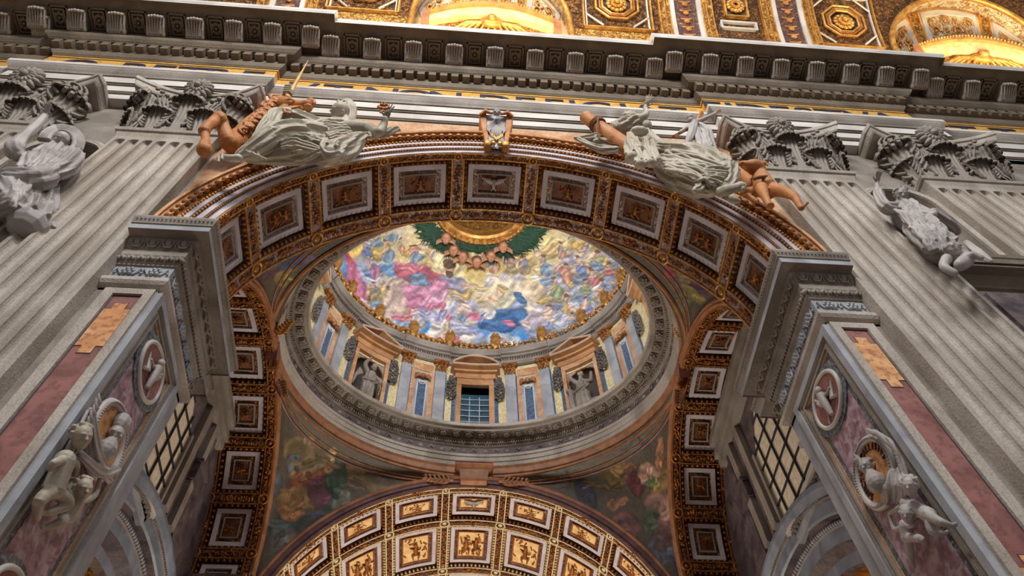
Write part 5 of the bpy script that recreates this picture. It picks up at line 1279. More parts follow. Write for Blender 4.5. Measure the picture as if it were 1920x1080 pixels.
# ================================================================ chapel arch, beyond the aisle
cv = thing('chapel_vault', 'bright gold and white coffered chapel vault at the bottom centre', 'vault', (XC, YC, ZC))
coffered_arch(cv, RC, [(.44, 1.65), (2.39, 4.58), (5.35, 6.6)], [89.5+18*k for k in range(-4, 5)], 6.6, 9.5, (M_FILP, M_FLEECK, M_GILTD, M_WHITE, M_CREAM, M_GILTD), seed=8,
              kinds=lambda r, k: ('dove' if k == 4 else ('one' if k % 2 else 'lone')) if r == 0 else ('pair' if k % 2 == 0 else 'one'), frame_d=(.3, .1, .12))
ca = thing('chapel_archivolt', 'purple-brown moulded archivolt round the chapel vault', 'archivolt', (XC, YC, ZC))
arch_moulding(ca, 'inner_roll', [(RC, .02), (RC-.02, -.05), (RC+.06, -.10), (RC+.12, -.06)], M_PLUM, smooth=True)
arch_moulding(ca, 'band', [(RC+.12, -.06), (RC+.14, -.12), (RC+.28, -.14), (RC+.30, -.2)], M_PLUM)
arch_moulding(ca, 'outer_roll', [(RC+.30, -.2), (RC+.36, -.24), (RC+.42, -.22), (RC+.45, -.14), (RC+.46, .1)], M_RING, smooth=True)
mb = MB()
for s in (-1, 1): mb.box(min(XC+s*RC, XC+s*9.5), max(XC+s*RC, XC+s*9.5), YC, YC+1.2, -1.6, ZC+.1)
mb.box(XC-9.5, XC+9.5, YC+1.0, YC+1.2, 22.6, 26)
tag(mb.build('wall_back', M_BROWN), kind='structure')
mb = MB(); mb.box(XC-9, XC+9, YC+9.4, YC+9.6, -1.6, 23); tag(mb.build('wall_chapel', M_GOLDM), kind='structure')
kb = thing('key_block', 'small moulded tan block between the oval ring and the chapel arch', 'keystone', (XC, 22.35, 22.9))
mb = MB(); P = []
for z, w_, y in ((-.42, .52, -.18), (-.34, .56, -.24), (-.26, .56, -.26), (.08, .60, -.34), (.16, .70, -.46), (.22, .74, -.5), (.30, .76, -.5)): P.append([(-w_, .2, z), (-w_, y, z), (w_, y, z), (w_, .2, z)])
mb.grid(P); mb.add(P[0], [(0, 1, 2, 3)]); mb.add(P[-1], [(3, 2, 1, 0)]); mb.build('block', M_RING, kb)
mb = MB(); mb.box(-.78, .78, -.54, .1, .30, .36); mb.build('cap', M_BROWN, kb)
def sprig_at(px, py, Y, ang, L, lab, m=None):
    p = at(px, py, Y); R = Matrix.Rotation(-ang, 3, 'Y'); mb = MB((0, 0, 0))
    q = lambda v: p+R @ Vector(v)
    mb.tube([q((0, 0, 0)), q((L*.5, 0, .03*L)), q((L, 0, 0))], [.06, .05, .02], 6)
    for k in range(6):
        for s in (-1, 1):
            a = (.12+.15*k)*L; r_ = .26*L*(1-.09*k)
            mb.tube([q((a, 0, 0)), q((a+r_*.4, -.07, s*r_*.6)), q((a+r_*1.0, 0, s*r_*.75))], [.05, .075, .02], 6, flat=(1, .7))
    tag(mb.build('acanthus_sprig', m or M_RING, None, True), lab, 'ornament')
sprig_at(850, 901, 22.3, PI-.08, 1.25, 'tan acanthus sprig left of the small key block under the oval ring')
sprig_at(935, 903, 22.3, .02, 1.25, 'tan acanthus sprig right of the small key block under the oval ring')
sprig_at(518, 632, 15.6, 1.3, 1.1, 'gilded acanthus sprig between ring and side arch at the left', M_GILT)
sprig_at(1284, 640, 15.5, 1.75, 1.1, 'gilded acanthus sprig between ring and side arch at the right', M_GILT)
sprig_at(524, 712, 17.4, -1.2, 1.1, 'lower tan acanthus sprig under the left end of the oval ring')
sprig_at(1276, 730, 17.3, -1.9, 1.1, 'lower tan acanthus sprig under the right end of the oval ring')
for s in (-1, 1):
    b = thing('ring_bracket', 'small dark bracket where the ring meets the %s side arch' % ('left' if s < 0 else 'right'), 'bracket', (XC+s*7.6, YB, 22.9))
    mb = MB(); mb.prism([(0, -.35, .25), (0, .35, .25), (0, .2, -.1), (0, 0, -.4), (0, -.2, -.1)], (-.2, 0, 0), (.4, 0, 0)); mb.build('block', M_BROWN, b)

# ================================================================ side arches of the aisle bay
for s in (-1, 1):
    side = 'left' if s < 0 else 'right'; X = lambda o: XC+s*o
    th = thing('side_vault', '%s side arch of the aisle bay with dark gilded coffers in white borders' % side, 'vault', (X(XO), YB, ZSS), -s*PI/2)
    coffered_arch(th, RS_, [(.52, 1.74)], [90+22*k+(-4.5 if s < 0 else 5) for k in range(-4, 5)], 7.2, 2.25, (M_FILD, M_GILTD, M_GILTD, M_WHITE, M_PANEL, M_GILTD), seed=12+s, beadstep=.2, kinds=lambda r, k: 'one' if k % 2 else 'lone')
    arch_moulding(th, 'gilded_roll', [(RS_, .0), (RS_, -.04), (RS_+.08, -.1), (RS_+.14, -.06), (RS_+.20, -.12), (RS_+.26, -.1), (RS_+.28, .05)], M_RING, smooth=False)
    # stilts and piers under the side arches
    mb = MB()
    for q in (-1, 1): mb.box(min(X(XO+.05), X(10.2)), max(X(XO+.05), X(10.2)), min(YB+q*RS_, YB+q*6.2), max(YB+q*RS_, YB+q*6.2), -1.6, ZSS)
    tag(mb.build('wall_stilt_%s' % side, M_BRACK), kind='structure')
    XW = X(9.54)
    # screen wall with glazed grille and a lower grey arch
    CYa, CZa, RO = 18.6, 9.0, 6.45; mb = MB(); pts = []
    for i in range(41):
        a = (180-118*i/40)*D2R; pts.append((CYa+RO*math.cos(a), CZa+RO*math.sin(a)))
    ys = [p[0] for p in pts]
    for (y0, z0), (y1, z1) in zip(pts, pts[1:]): mb.add([(XW, y0, z0), (XW, y1, z1), (XW, y1, 23.3), (XW, y0, 23.3)], [(0, 1, 2, 3)])
    mb.add([(XW, 10.5, -1.6), (XW, pts[0][0], -1.6), (XW, pts[0][0], 23.3), (XW, 10.5, 23.3)], [(0, 1, 2, 3)]); mb.add([(XW, pts[-1][0], -1.6), (XW, 23.5, -1.6), (XW, 23.5, 23.3), (XW, pts[-1][0], 23.3)], [(0, 1, 2, 3)])
    tag(mb.build('wall_screen_%s' % side, M_BRACK), kind='structure')
    def sb(name, m, y0, y1, z0, z1, d0, d1, par):
        mb = MB(); a, b = sorted((XW-s*d0, XW-s*d1)); mb.box(a, b, y0, y1, z0, z1); return mb.build(name, m, par)
    pe = thing('screen_pilaster', 'dim grey moulded pilaster strips beside the %s glazed grille' % side, 'pilaster', (0, 0, 0))
    for y0, y1, d in ((17.75, 18.1, .18), (18.25, 18.4, .1), (18.6, 18.95, .22), (19.2, 19.35, .12)): sb('strip', M_STONE if d > .15 else M_BRACK, y0, y1, 16.6, 22.0, 0, d, pe)
    sb('base_block', M_BRACK, 18.5, 19.4, 18.5, 19.2, 0, .30, pe); sb('base_block', M_BRACK, 18.45, 19.45, 19.2, 19.35, 0, .36, pe)
    for z0, d in ((21.2, .25), (21.6, .35), (22.0, .5)): sb('cap_moulding', M_STONE, 11.5, 19.8, z0, z0+.28, 0, d, pe)
    gr = thing('grille_window', '%s glazed grille of pale panes with dark bars above the grey side arch' % side, 'window', (0, 0, 0))
    y0, y1, z0, z1 = 11.2, 17.4, 15.9, 20.6
    pv = [(XW-s*.03, a, b) for a, b in ((y0, z0), (y1, z0-.2), (y1, 19.35), (16.2, z1), (y0, z1))]
    mb = MB(); mb.prism(pv, (0, 0, 0), (s*.02, 0, 0)); mb.build('glazing', M_PANE, gr)
    k = 0; y = y0+.35
    while y < y1-.1:
        zz = z1 if y < 16.2 else z1-(y-16.2)/1.2*1.25; sb('bar', M_IRON, y-.025, y+.025, z0, zz, .03, .09, gr); y += .78
    z = z0+.3
    while z < z1:
        yy = y1 if z < 19.35 else y1-(z-19.35)/1.25*1.2; sb('bar', M_IRON, y0, yy, z-.025, z+.025, .03, .085, gr); z += .78
    sb('frame', M_STONE, y1, y1+.14, 15.7, 19.35, 0, .14, gr)
    lg = thing('carved_ledge', 'carved grey stone ledge under the %s glazed grille' % side, 'ledge', (0, 0, 0))
    sb('band', M_LIGHT, 11.2, 17.4, 15.72, 15.88, 0, .2, lg); sb('leaf_bed', M_BRACK, 11.2, 17.2, 15.4, 15.72, 0, .1, lg); sb('band', M_BLUE, 11.2, 17.0, 15.1, 15.4, 0, .14, lg)
    mb = MB(); 
    for i in range(60): mb.ball((XW-s*.12, 11.3+.1*i, 15.56+.06*(i % 2)), (.05, .045, .08), 6, 4)
    mb.build('leaf_row', M_STONE, lg, True)
    ga = thing('side_archivolt', 'blue-grey marble archivolt of the lower arch under the %s glazed grille' % side, 'archivolt', (XW, CYa, CZa), 0)
    def ringm(name, prof, m, n=60, smooth=False):
        mb = MB()
        for (r0, d0), (r1, d1) in zip(prof, prof[1:]):
            mb.grid([[(-s*d, r*math.cos((182-122*i/n)*D2R), r*math.sin((182-122*i/n)*D2R)) for i in range(n+1)] for r, d in ((r0, d0), (r1, d1))])
        mb.build(name, m, ga, smooth)
    ringm('outer_roll', [(7.42, 0), (7.42, .2), (7.36, .26), (7.2, .28), (7.02, .2), (6.98, .12)], M_SLATE); ringm('bead_bed', [(6.98, .12), (6.9, .16), (6.84, .1)], M_BRACK); ringm('flat_band', [(6.84, .1), (6.5, .1), (6.45, .04)], M_SLATE)
    ringm('dark_soffit', [(6.45, .04), (6.40, -.25)], M_BRACK); ringm('leaf_bed', [(6.40, -.25), (6.3, -.18), (6.2, -.25)], M_STONE); ringm('inner_band', [(6.2, -.25), (5.8, -.25)], M_SLATE); ringm('dark_soffit', [(5.8, -.25), (5.6, -.6)], M_BRACK)
    ringm('inner_band', [(5.6, -.6), (5.25, -.6)], M_SLATE); ringm('dark_soffit', [(5.25, -.6), (5.22, -.9)], M_BRACK)
    for r_, d, sz, ct, m in ((6.91, .16, .04, 150, M_STONE), (6.30, -.18, .075, 90, M_BLUE)):
        mb = MB()
        for i in range(ct):
            a = (181-120*i/ct)*D2R; mb.ball((-s*d, r_*math.cos(a), r_*math.sin(a)), sz, 6, 4)
        mb.build('bead_row', m, ga, True)
    # gilded ceiling beyond the lower arch
    gc = thing('far_ceiling', 'gilded coffered ceiling glimpsed beyond the lower %s side arch' % side, 'ceiling', (0, 0, 0))
    mb = MB(); a, b = sorted((X(10.6), X(20))); mb.box(a, b, 10, 26, 15.5, 15.7); mb.build('panel', M_FILG, gc)
    for k in range(9):
        mb = MB(); mb.box(a, b, 11+1.5*k, 11.18+1.5*k, 15.38, 15.5); mb.build('rib', M_BRONZE, gc)
    for k in range(5):
        mb = MB(); c = X(11+1.6*k); mb.box(c-.09, c+.09, 10, 26, 15.36, 15.5); mb.build('rib', M_BRONZE, gc)
    point('aisle_lamp', (X(13.5), 16.5, 10.5), 420, (1, .66, .32), .3)
    # outer shell so that no daylight leaks in
    mb = MB(); a, b = sorted((X(20), X(20.3))); mb.box(a, b, 9, 26, -1.6, 26); a, b = sorted((X(9.6), X(20))); mb.box(a, b, YC+1.3, YC+1.6, -1.6, 26); mb.box(a, b, 8.9, 27, 23.4, 23.6)
    tag(mb.build('wall_%s' % side, M_BRACK), kind='structure')
# ================================================================ statues
# ---- reclining woman with a flower, left spandrel
a = lambda x, y, Y: at(360+x/4.571, 160+y/4.571, Y)
mb = MB()
limb(mb, [a(1090, 420, 7.85), a(900, 330, 7.75), a(725, 285, 7.6), a(640, 420, 7.6), a(560, 540, 7.65)], [.42, .40, .30, .24, .2], (9, 0.16, 1.2))
limb(mb, [a(1110, 480, 7.55), a(930, 440, 7.35), a(745, 430, 7.15), a(560, 530, 7.25), a(390, 620, 7.4)], [.46, .45, .36, .27, .12], (10, 0.17, 2.0))
limb(mb, [a(1150, 545, 7.5), a(900, 570, 7.5), a(680, 600, 7.55), a(480, 625, 7.55)], [.34, .34, .24, .12], (9, 0.19, 1.5))
limb(mb, [a(1070, 430, 7.65), a(1180, 385, 7.6), a(1300, 385, 7.55), a(1400, 380, 7.55)], [.42, .36, .34, .28], (11, 0.12, 1.0))
cloth(mb, [a(1080, 330, 7.35), a(1180, 470, 7.1)], [a(1290, 320, 7.3), a(1420, 440, 7.2)], 9, .05, .04, .05, .05, 3)
cloth(mb, [a(760, 300, 7.3), a(760, 560, 7.1)], [a(1080, 360, 7.3), a(1120, 600, 7.15)], 9, .05, .05, .10, .08, 5)
cloth(mb, [a(620, 250, 7.4), a(700, 380, 7.2), a(420, 600, 7.25)], [a(520, 460, 7.5), a(480, 560, 7.3), a(640, 640, 7.4)], 9, .05, .04, .05, .05, 8)
# loose bundle of drapery
limb(mb, [a(1480, 430, 7.25), a(1380, 480, 7.1), a(1260, 540, 7.0), a(1190, 590, 7.0)], [.10, .20, .24, .26], (7, 0.30, 3)); limb(mb, [a(1470, 450, 7.3), a(1400, 540, 7.2), a(1290, 600, 7.15), a(1080, 640, 7.3)], [.08, .15, .20, .14], (6, .2, 2))
limb(mb, [a(1150, 480, 7.0), a(1130, 540, 6.95), a(1170, 600, 6.95), a(1260, 590, 6.95)], [.10, .12, .12, .10], (5, .2, 1), 20)
limb(mb, [a(1240, 600, 7.1), a(1100, 615, 7.1), a(980, 640, 7.3)], [.22, .18, .10], (6, 0.30, 2))
# shoulders, raised arm and hand
limb(mb, [a(1290, 370, 7.5), a(1400, 372, 7.4), a(1520, 372, 7.3)], [.24, .25, .20]); limb(mb, [a(1520, 372, 7.3), a(1570, 400, 7.15), a(1608, 400, 7.05)], [.19, .15, .13])
limb(mb, [a(1608, 400, 7.05), a(1640, 340, 7.0), a(1660, 285, 6.95)], [.13, .115, .075]); hand(mb, a(1660, 285, 6.95), (.3, -1, .55), (.2, .5, .9), .50, -.25, .42, 1)
cloth(mb, [a(1500, 420, 7.2), a(1520, 440, 7.2)], [a(1780, 380, 7.4), a(1700, 420, 7.3)], 5, .06, .04, .02, .06, 9); limb(mb, [a(1560, 430, 7.25), a(1660, 410, 7.2), a(1740, 375, 7.25), a(1780, 385, 7.3)], [.10, .11, .10, .04], (5, .25, 2), 20)
limb(mb, [a(1330, 340, 7.5), a(1315, 290, 7.45), a(1300, 260, 7.42)], [.15, .125, .13])
head(mb, a(1270, 225, 7.3), .30, (-.80, -.25, -.40), (.30, -.85, .45), seed=4)
# veil behind the head
for k in range(3): mb.tube([a(1265+60*math.cos(t)+35+k*16, 225+92*math.sin(t), 7.5+.05*k) for t in [-2.0+.33*j for j in range(13)]], [.05+.02*k]*13, 7)
mb.ball(a(1335, 215, 7.6), (.24, .2, .33), 10, 8); cloth(mb, [a(1240, 130, 7.5), a(1390, 190, 7.6)], [a(1310, 320, 7.6), a(1400, 320, 7.65)], 6, .06, .05, .04, .02, 2)
# far arm reaching behind the horse to the horn
limb(mb, [a(1240, 350, 7.85), a(1020, 300, 7.9), a(900, 270, 7.95), a(860, 130, 7.75)], [.14, .14, .13, .08])
for k in range(4):
    c = a(826+4*k, 92-17*k, 7.62); mb.tube([c+Vector((-.16, .02, 0)), c+Vector((-.12, -.14, .01)), c+Vector((.04, -.17, .0)), c+Vector((.15, -.05, -.02))], .055, 7)
# bare feet
for x, y, Y in ((330, 625, 7.35), (300, 650, 7.55)):
    limb(mb, [a(x+70, y, Y), a(x, y, Y), a(x-60, y-12, Y)], [.11, .10, .07])
    for k in range(5): mb.ball(a(x-72-5*(k % 2), y-34+10*k, Y-.03), .045, 7, 5)
o = mb.build('reclining_statue', M_STAT); finish(o, .016, 2, .5); tag(o, 'reclining veiled statue of a woman raising a flower, on the left of the big arch', 'statue')
# flower held in her hand
fl = thing('flower', 'small brown gilt flower in the raised hand of the left reclining statue', 'flower', a(1640, 196, 6.62)); mb = MB()
for k in range(9):
    q = 2*PI*k/9; mb.ball((.12*math.cos(q), -.02, .12*math.sin(q)+.03), (.07, .05, .06), 7, 5)
for k in range(5): q = 2*PI*k/5; mb.ball((.07*math.cos(q), -.07, .07*math.sin(q)+.1), .055, 7, 5)
mb.build('petals', M_GILTD, fl, True); mb = MB(); mb.tube([(0, 0, 0), (.02, 0, -.2), (-.05, .02, -.36)], .025, 6); mb.build('stem', M_GILTD, fl, True)
# ---- unicorn
un = thing('unicorn', 'tan carved unicorn lying behind the left reclining statue, foreleg over the pilaster', 'unicorn', a(560, 300, 7.7)); og = un.location
mb = MB(og)
limb(mb, [a(400, 520, 8.0), a(480, 400, 7.9), a(590, 290, 7.85), a(690, 200, 7.75), a(740, 160, 7.7)], [.34, .36, .30, .24, .18], n=20)
limb(mb, [a(735, 150, 7.7), a(800, 175, 7.55), a(880, 178, 7.42), a(960, 170, 7.34), a(1005, 165, 7.30)], [.24, .29, .21, .16, .17], n=20)
limb(mb, [a(790, 215, 7.55), a(850, 222, 7.5), a(930, 205, 7.4)], [.20, .17, .10]); mb.ball(a(1020, 150, 7.26), (.16, .17, .14), 10, 8); mb.ball(a(995, 192, 7.30), (.15, .15, .09), 8, 6); mb.tube([a(1035, 120, 7.2), a(1052, 135, 7.18), a(1045, 155, 7.18)], .035, 7)
mb.ball(a(838, 145, 7.26), (.07, .06, .06), 8, 6); mb.tube([a(800, 130, 7.3), a(840, 118, 7.22), a(880, 135, 7.22)], .045, 6); mb.tube([a(850, 200, 7.26), a(940, 180, 7.18)], .04, 6); mb.tube([a(780, 190, 7.34), a(800, 235, 7.36), a(850, 245, 7.38)], .05, 6)
limb(mb, [a(745, 150, 7.62), a(755, 110, 7.6), a(768, 60, 7.62)], [.07, .07, .012], flat=(1, .6))
limb(mb, [a(420, 470, 8.0), a(330, 500, 7.75), a(275, 380, 7.45), a(235, 275, 7.25)], [.40, .26, .19, .20], n=18); limb(mb, [a(235, 275, 7.25), a(160, 330, 7.15), a(105, 385, 7.15)], [.19, .14, .145], n=16)
limb(mb, [a(105, 385, 7.15), a(115, 450, 7.15), a(118, 505, 7.15), a(108, 525, 7.12)], [.14, .11, .13, .16], n=16); limb(mb, [a(112, 500, 7.12), a(106, 555, 7.05)], [.15, .20], n=7); mb.ball(a(105, 390, 7.08), (.17, .16, .15), 9, 7); mb.ball(a(236, 285, 7.18), (.2, .19, .19), 9, 7)
o = mb.build('body', M_ORNG, un, True); finish(o, .02, 3)
mb = MB(og); rnd = random.Random(2)
for k in range(46):
    t = k/45; x = 735-270*t+rnd.uniform(-22, 22); y = 140+270*t**1.1+rnd.uniform(-12, 12); c = a(x, y, 7.55+.15*t)
    pts = [c+Vector((.15*math.cos(q*1.1+k)*(1-q/9), -.12-.05*math.sin(q), -.05*q+.12*math.sin(q*1.1+k)*(1-q/9))) for q in range(7)]
    mb.tube(pts, [.075-.007*q for q in range(7)], 6)
o = mb.build('mane', M_ORNG, un, True)
mb = MB(og); h0, h1 = a(818, 108, 7.62), at(578, 113, 7.15); mb.tube([h0.lerp(h1, q/10) for q in range(11)], [.085*(1-.088*q) for q in range(11)], 10, fold=(3, 0.16, 14)); mb.build('horn', stone('pale_ochre_stone', (206, 158, 92), (224, 180, 118), 2, .5, .1, 12), un, True)

# ---- reclining woman with the column, right spandrel
b = lambda x, y, Y: at(1060+x/4, 160+y/4, Y)
mb = MB()
limb(mb, [b(700, 520, 7.65), b(900, 555, 7.5), b(1080, 590, 7.3), b(1200, 650, 7.15)], [.38, .47, .44, .34], (11, 0.16, 1.4)); limb(mb, [b(1210, 640, 7.15), b(1225, 700, 7.2), b(1190, 770, 7.25)], [.34, .26, .2], (8, 0.19, 1))
limb(mb, [b(730, 600, 7.55), b(860, 680, 7.5), b(1000, 740, 7.45), b(1110, 790, 7.4)], [.30, .38, .36, .16], (10, 0.20, 2)); limb(mb, [b(760, 640, 7.6), b(850, 720, 7.7), b(960, 760, 7.7)], [.2, .2, .1], (7, 0.23, 2))
limb(mb, [b(1000, 720, 7.3), b(1010, 770, 7.25), b(970, 790, 7.25)], [.14, .13, .08], (6, .25, 1), 20)
cloth(mb, [b(700, 500, 7.3), b(760, 640, 7.2)], [b(1180, 600, 6.95), b(1100, 780, 7.15)], 10, .06, .05, .12, .10, 12); cloth(mb, [b(1050, 620, 7.0), b(980, 720, 7.1)], [b(1250, 620, 6.95), b(1180, 740, 7.05)], 6, .05, .045, .05, .05, 13)
limb(mb, [b(720, 530, 7.65), b(640, 450, 7.65), b(560, 360, 7.65), b(500, 320, 7.65)], [.38, .32, .30, .26], (9, 0.14, 1))
# arm with bundled sleeve, raised hand
limb(mb, [b(400, 320, 7.45), b(470, 290, 7.35), b(545, 255, 7.2)], [.24, .27, .20], (8, 0.20, 1.5)); limb(mb, [b(545, 255, 7.2), b(592, 232, 7.1), b(612, 205, 7.05)], [.16, .12, .09]); limb(mb, [b(612, 205, 7.05), b(600, 170, 7.02), b(603, 158, 7.0)], [.09, .075, .07])
hand(mb, b(603, 160, 7.0), (.35, -1, .45), (.3, .4, .9), .46, -.2, .40, -1)
mb.ball(b(600, 300, 7.35), (.22, .2, .26), 10, 8); mb.ball(b(555, 345, 7.2), (.3, .18, .14), 10, 8); mb.ball(b(365, 300, 7.5), (.14, .14, .2), 8, 6)
head(mb, b(490, 232, 7.65), .24, (.55, -.8, .35), (-.5, .1, .9), curls=30, seed=6)
# falling folds
for x0, y0, x1, y1, r0, r1 in ((480, 380, 500, 540, .10, .20), (530, 400, 560, 590, .08, .15), (600, 400, 640, 580, .08, .15), (650, 420, 690, 560, .08, .12), (480, 370, 560, 470, .1, .12)):
    limb(mb, [b(x0, y0, 7.25), b((x0+x1)/2-8, (y0+y1)/2, 7.1), b(x1, y1, 7.05)], [r0, (r0+r1)/2, r1], (5, .25, 2), 20)
limb(mb, [b(640, 460, 7.2), b(720, 480, 7.15), b(790, 470, 7.3)], [.1, .12, .06], (5, .2, 1), 18)
# feet
limb(mb, [b(1165, 800, 7.25), b(1210, 785, 7.12), b(1260, 772, 7.06), b(1315, 762, 7.02)], [.15, .17, .13, .15], flat=(1, .75))
for k in range(5): mb.ball(b(1338+5*(2-abs(k-1.5)), 740+10*k, 6.98), (.07, .05, .05-.004*k), 7, 5)
limb(mb, [b(1220, 800, 7.4), b(1250, 850, 7.4), b(1300, 870, 7.4)], [.13, .12, .07])
# windblown cloth at the far left
limb(mb, [b(380, 480, 7.55), b(280, 480, 7.45), b(190, 450, 7.35), b(100, 400, 7.35)], [.13, .17, .12, .08], (6, .25, 3), 22, (1, .7)); limb(mb, [b(300, 400, 7.6), b(220, 395, 7.55), b(130, 400, 7.45), b(75, 395, 7.4)], [.12, .15, .10, .06], (6, .25, 3), 22); limb(mb, [b(330, 440, 7.6), b(240, 430, 7.6), b(180, 420, 7.6)], [.15, .16, .1], (6, .2, 2), 22)
o = mb.build('reclining_statue', M_STAT); finish(o, .016, 2, .5); tag(o, 'reclining statue of a woman with raised open hand, leaning on a tan column', 'statue')
co = thing('broken_column', 'tan column shaft tied with rope, under the arm of the right reclining statue', 'column', b(300, 350, 7.4)); og = co.location
mb = MB(og); mb.tube([b(148, 235, 7.35).lerp(b(480, 480, 7.5), q/8) for q in range(9)], [.195+.01*q for q in range(9)], 20); mb.build('shaft', M_ORNG, co, True)
mb = MB(og); c = b(235, 292, 7.37); ax = (b(480, 480, 7.5)-b(148, 235, 7.35)).normalized(); u = ax.cross(Vector((0, 1, 0))).normalized(); v = ax.cross(u)
for q in (0, .07, .14): mb.tube([c+ax*q+(u*math.cos(t*PI/8)+v*math.sin(t*PI/8))*.235 for t in range(16)], .04, 6, closed=True)
mb.tube([c+Vector((0, -.25, -.1)), b(235, 340, 7.1), b(255, 400, 7.1), b(330, 440, 7.15), b(400, 450, 7.2)], .03, 6); mb.build('rope', M_ROPE, co, True)
cx = thing('crucifix', 'wooden crucifix with a grey draped corpus standing beside the right reclining statue', 'crucifix', b(980, 350, 7.6)); og = cx.location
mb = MB(og); mb.tube([b(890, 500, 7.75), b(1022, 205, 7.6)], .085, 4); mb.build('upright', M_ORNG, cx); mb = MB(og); mb.tube([b(812, 384, 7.5), b(1160, 192, 7.5)], .065, 4); mb.build('cross_bar', M_ORNG, cx)
mb = MB(og); limb(mb, [b(975, 275, 7.4), b(955, 330, 7.4), b(930, 400, 7.45), b(895, 460, 7.5)], [.10, .14, .12, .06], (6, .1, 1), 20); limb(mb, [b(860, 350, 7.42), b(930, 300, 7.4), b(975, 275, 7.4)], [.05, .06, .08]); limb(mb, [b(975, 275, 7.4), b(1060, 240, 7.4), b(1130, 205, 7.42)], [.08, .06, .05]); mb.ball(b(940, 262, 7.38), .12, 8, 6)
o = mb.build('corpus', M_STATG, cx, True); finish(o, .022, 2)
mb = MB(og); limb(mb, [b(1000, 300, 7.5), b(1060, 350, 7.5), b(1070, 430, 7.5), b(1080, 500, 7.55)], [.12, .16, .20, .22], (7, .2, 2)); limb(mb, [b(985, 320, 7.45), b(1000, 400, 7.45), b(1010, 480, 7.5)], [.08, .12, .12], (6, .2, 1)); mb.ball(b(933, 238, 7.5), .13, 9, 7); o = mb.build('cloth', M_STATG, cx, True); finish(o, .025, 2)
dg = thing('dog', 'tan carved dog with spread forelegs at the feet of the right reclining statue', 'dog', b(1480, 760, 7.2)); og = dg.location
mb = MB(og); limb(mb, [b(1325, 590, 7.0), b(1365, 602, 7.02), b(1415, 612, 7.08), b(1455, 640, 7.2)], [.10, .15, .23, .20], n=16); mb.ball(b(1322, 584, 6.94), (.07, .07, .06), 7, 5); mb.ball(b(1385, 590, 6.96), .05, 7, 5); limb(mb, [b(1450, 640, 7.2), b(1470, 700, 7.25), b(1500, 770, 7.3), b(1540, 790, 7.4)], [.17, .24, .30, .22], n=18)
for p_ in (((1470, 590, 7.2), (1500, 585, 7.2), (1520, 605, 7.22)), ((1430, 590, 7.15), (1420, 570, 7.12), (1400, 580, 7.1))): limb(mb, [b(*q) for q in p_], [.07, .07, .02], n=10)
limb(mb, [b(1470, 770, 7.2), b(1495, 830, 7.1), b(1525, 895, 7.05)], [.17, .11, .08], n=14); mb.ball(b(1535, 905, 7.0), (.12, .12, .07), 8, 6)
limb(mb, [b(1560, 780, 7.25), b(1640, 800, 7.1), b(1715, 835, 6.95), b(1750, 890, 6.9), b(1770, 920, 6.88)], [.2, .15, .11, .08, .08], n=14)
for k in range(4): mb.ball(b(1778+12*k, 915-11*k, 6.85), .05, 7, 5)
limb(mb, [b(1270, 620, 7.8), b(1340, 690, 7.7), b(1410, 750, 7.55)], [.14, .17, .18]); limb(mb, [b(1345, 800, 7.6), b(1420, 800, 7.5), b(1490, 790, 7.4)], [.14, .15, .15]); limb(mb, [b(1370, 830, 7.6), b(1440, 870, 7.5)], [.08, .06])
o = mb.build('body', M_ORNG, dg, True); finish(o, .024, 3); mb = MB(og); mb.tube([b(1418, 702, 7.06), b(1450, 690, 6.96), b(1500, 685, 7.02), b(1528, 690, 7.1)], .05, 8); mb.build('collar', M_ROPE, dg, True)

# ---- veiled figure in the left niche
a = lambda x, y, Y: at(x/4.571, 240+y/4.571, Y)
mb = MB()
head(mb, a(530, 98, 7.5), .22, (-.25, -.45, -.85), (.1, -.85, .5)); 
for k in range(4):
    pts = [a(525+(118+22*k)*math.cos(t)*(1.0), 118+(92+14*k)*math.sin(t), 7.6+.08*k) for t in [-3.0+.38*j for j in range(14)]]; mb.tube(pts, .075, 8)
mb.ball(a(560, 120, 7.95), (.42, .2, .42), 12, 9)
limb(mb, [a(500, 200, 7.8), a(420, 300, 7.8), a(330, 400, 7.85), a(200, 520, 7.9)], [.30, .42, .46, .40], (10, 0.16, 1.5)); limb(mb, [a(640, 240, 7.7), a(560, 330, 7.55), a(430, 380, 7.5), a(330, 360, 7.45)], [.24, .26, .2, .14], (8, 0.19, 1))
limb(mb, [a(250, 230, 7.6), a(240, 300, 7.55), a(200, 380, 7.6)], [.10, .18, .2], (6, .2, 1)); limb(mb, [a(400, 420, 7.5), a(280, 450, 7.4), a(120, 430, 7.5), a(20, 440, 7.6)], [.28, .30, .26, .2], (8, .1, 2)); limb(mb, [a(60, 560, 7.6), a(110, 640, 7.6), a(-20, 690, 7.7)], [.42, .34, .3], (9, .1, 2)); limb(mb, [a(240, 480, 7.6), a(160, 600, 7.6), a(60, 690, 7.7)], [.3, .3, .25], (8, 0.19, 2))
limb(mb, [a(150, 230, 7.5), a(125, 180, 7.4), a(190, 90, 7.35), a(300, -10, 7.3), a(390, -110, 7.25)], [.18, .24, .15, .13, .08], (6, 0.06, 1)); hand(mb, a(390, -115, 7.25), (.4, -1, .4), (0, .5, .9), .4, .5, .3)
cloth(mb, [a(440, 190, 7.45), a(640, 260, 7.45)], [a(250, 330, 7.35), a(420, 420, 7.35)], 9, .05, .05, .06, .06, 21); cloth(mb, [a(330, 400, 7.35), a(200, 500, 7.4)], [a(20, 520, 7.4), a(120, 700, 7.5)], 9, .05, .05, .06, .06, 22)
limb(mb, [a(330, 500, 7.9), a(300, 700, 8.0), a(250, 830, 8.0)], [.4, .45, .45], (9, 0.19, 1))
o = mb.build('standing_statue', M_STATG); finish(o, .018, 2, .5); tag(o, 'grey statue of a veiled figure raising an arm, in the niche at the left edge', 'statue')
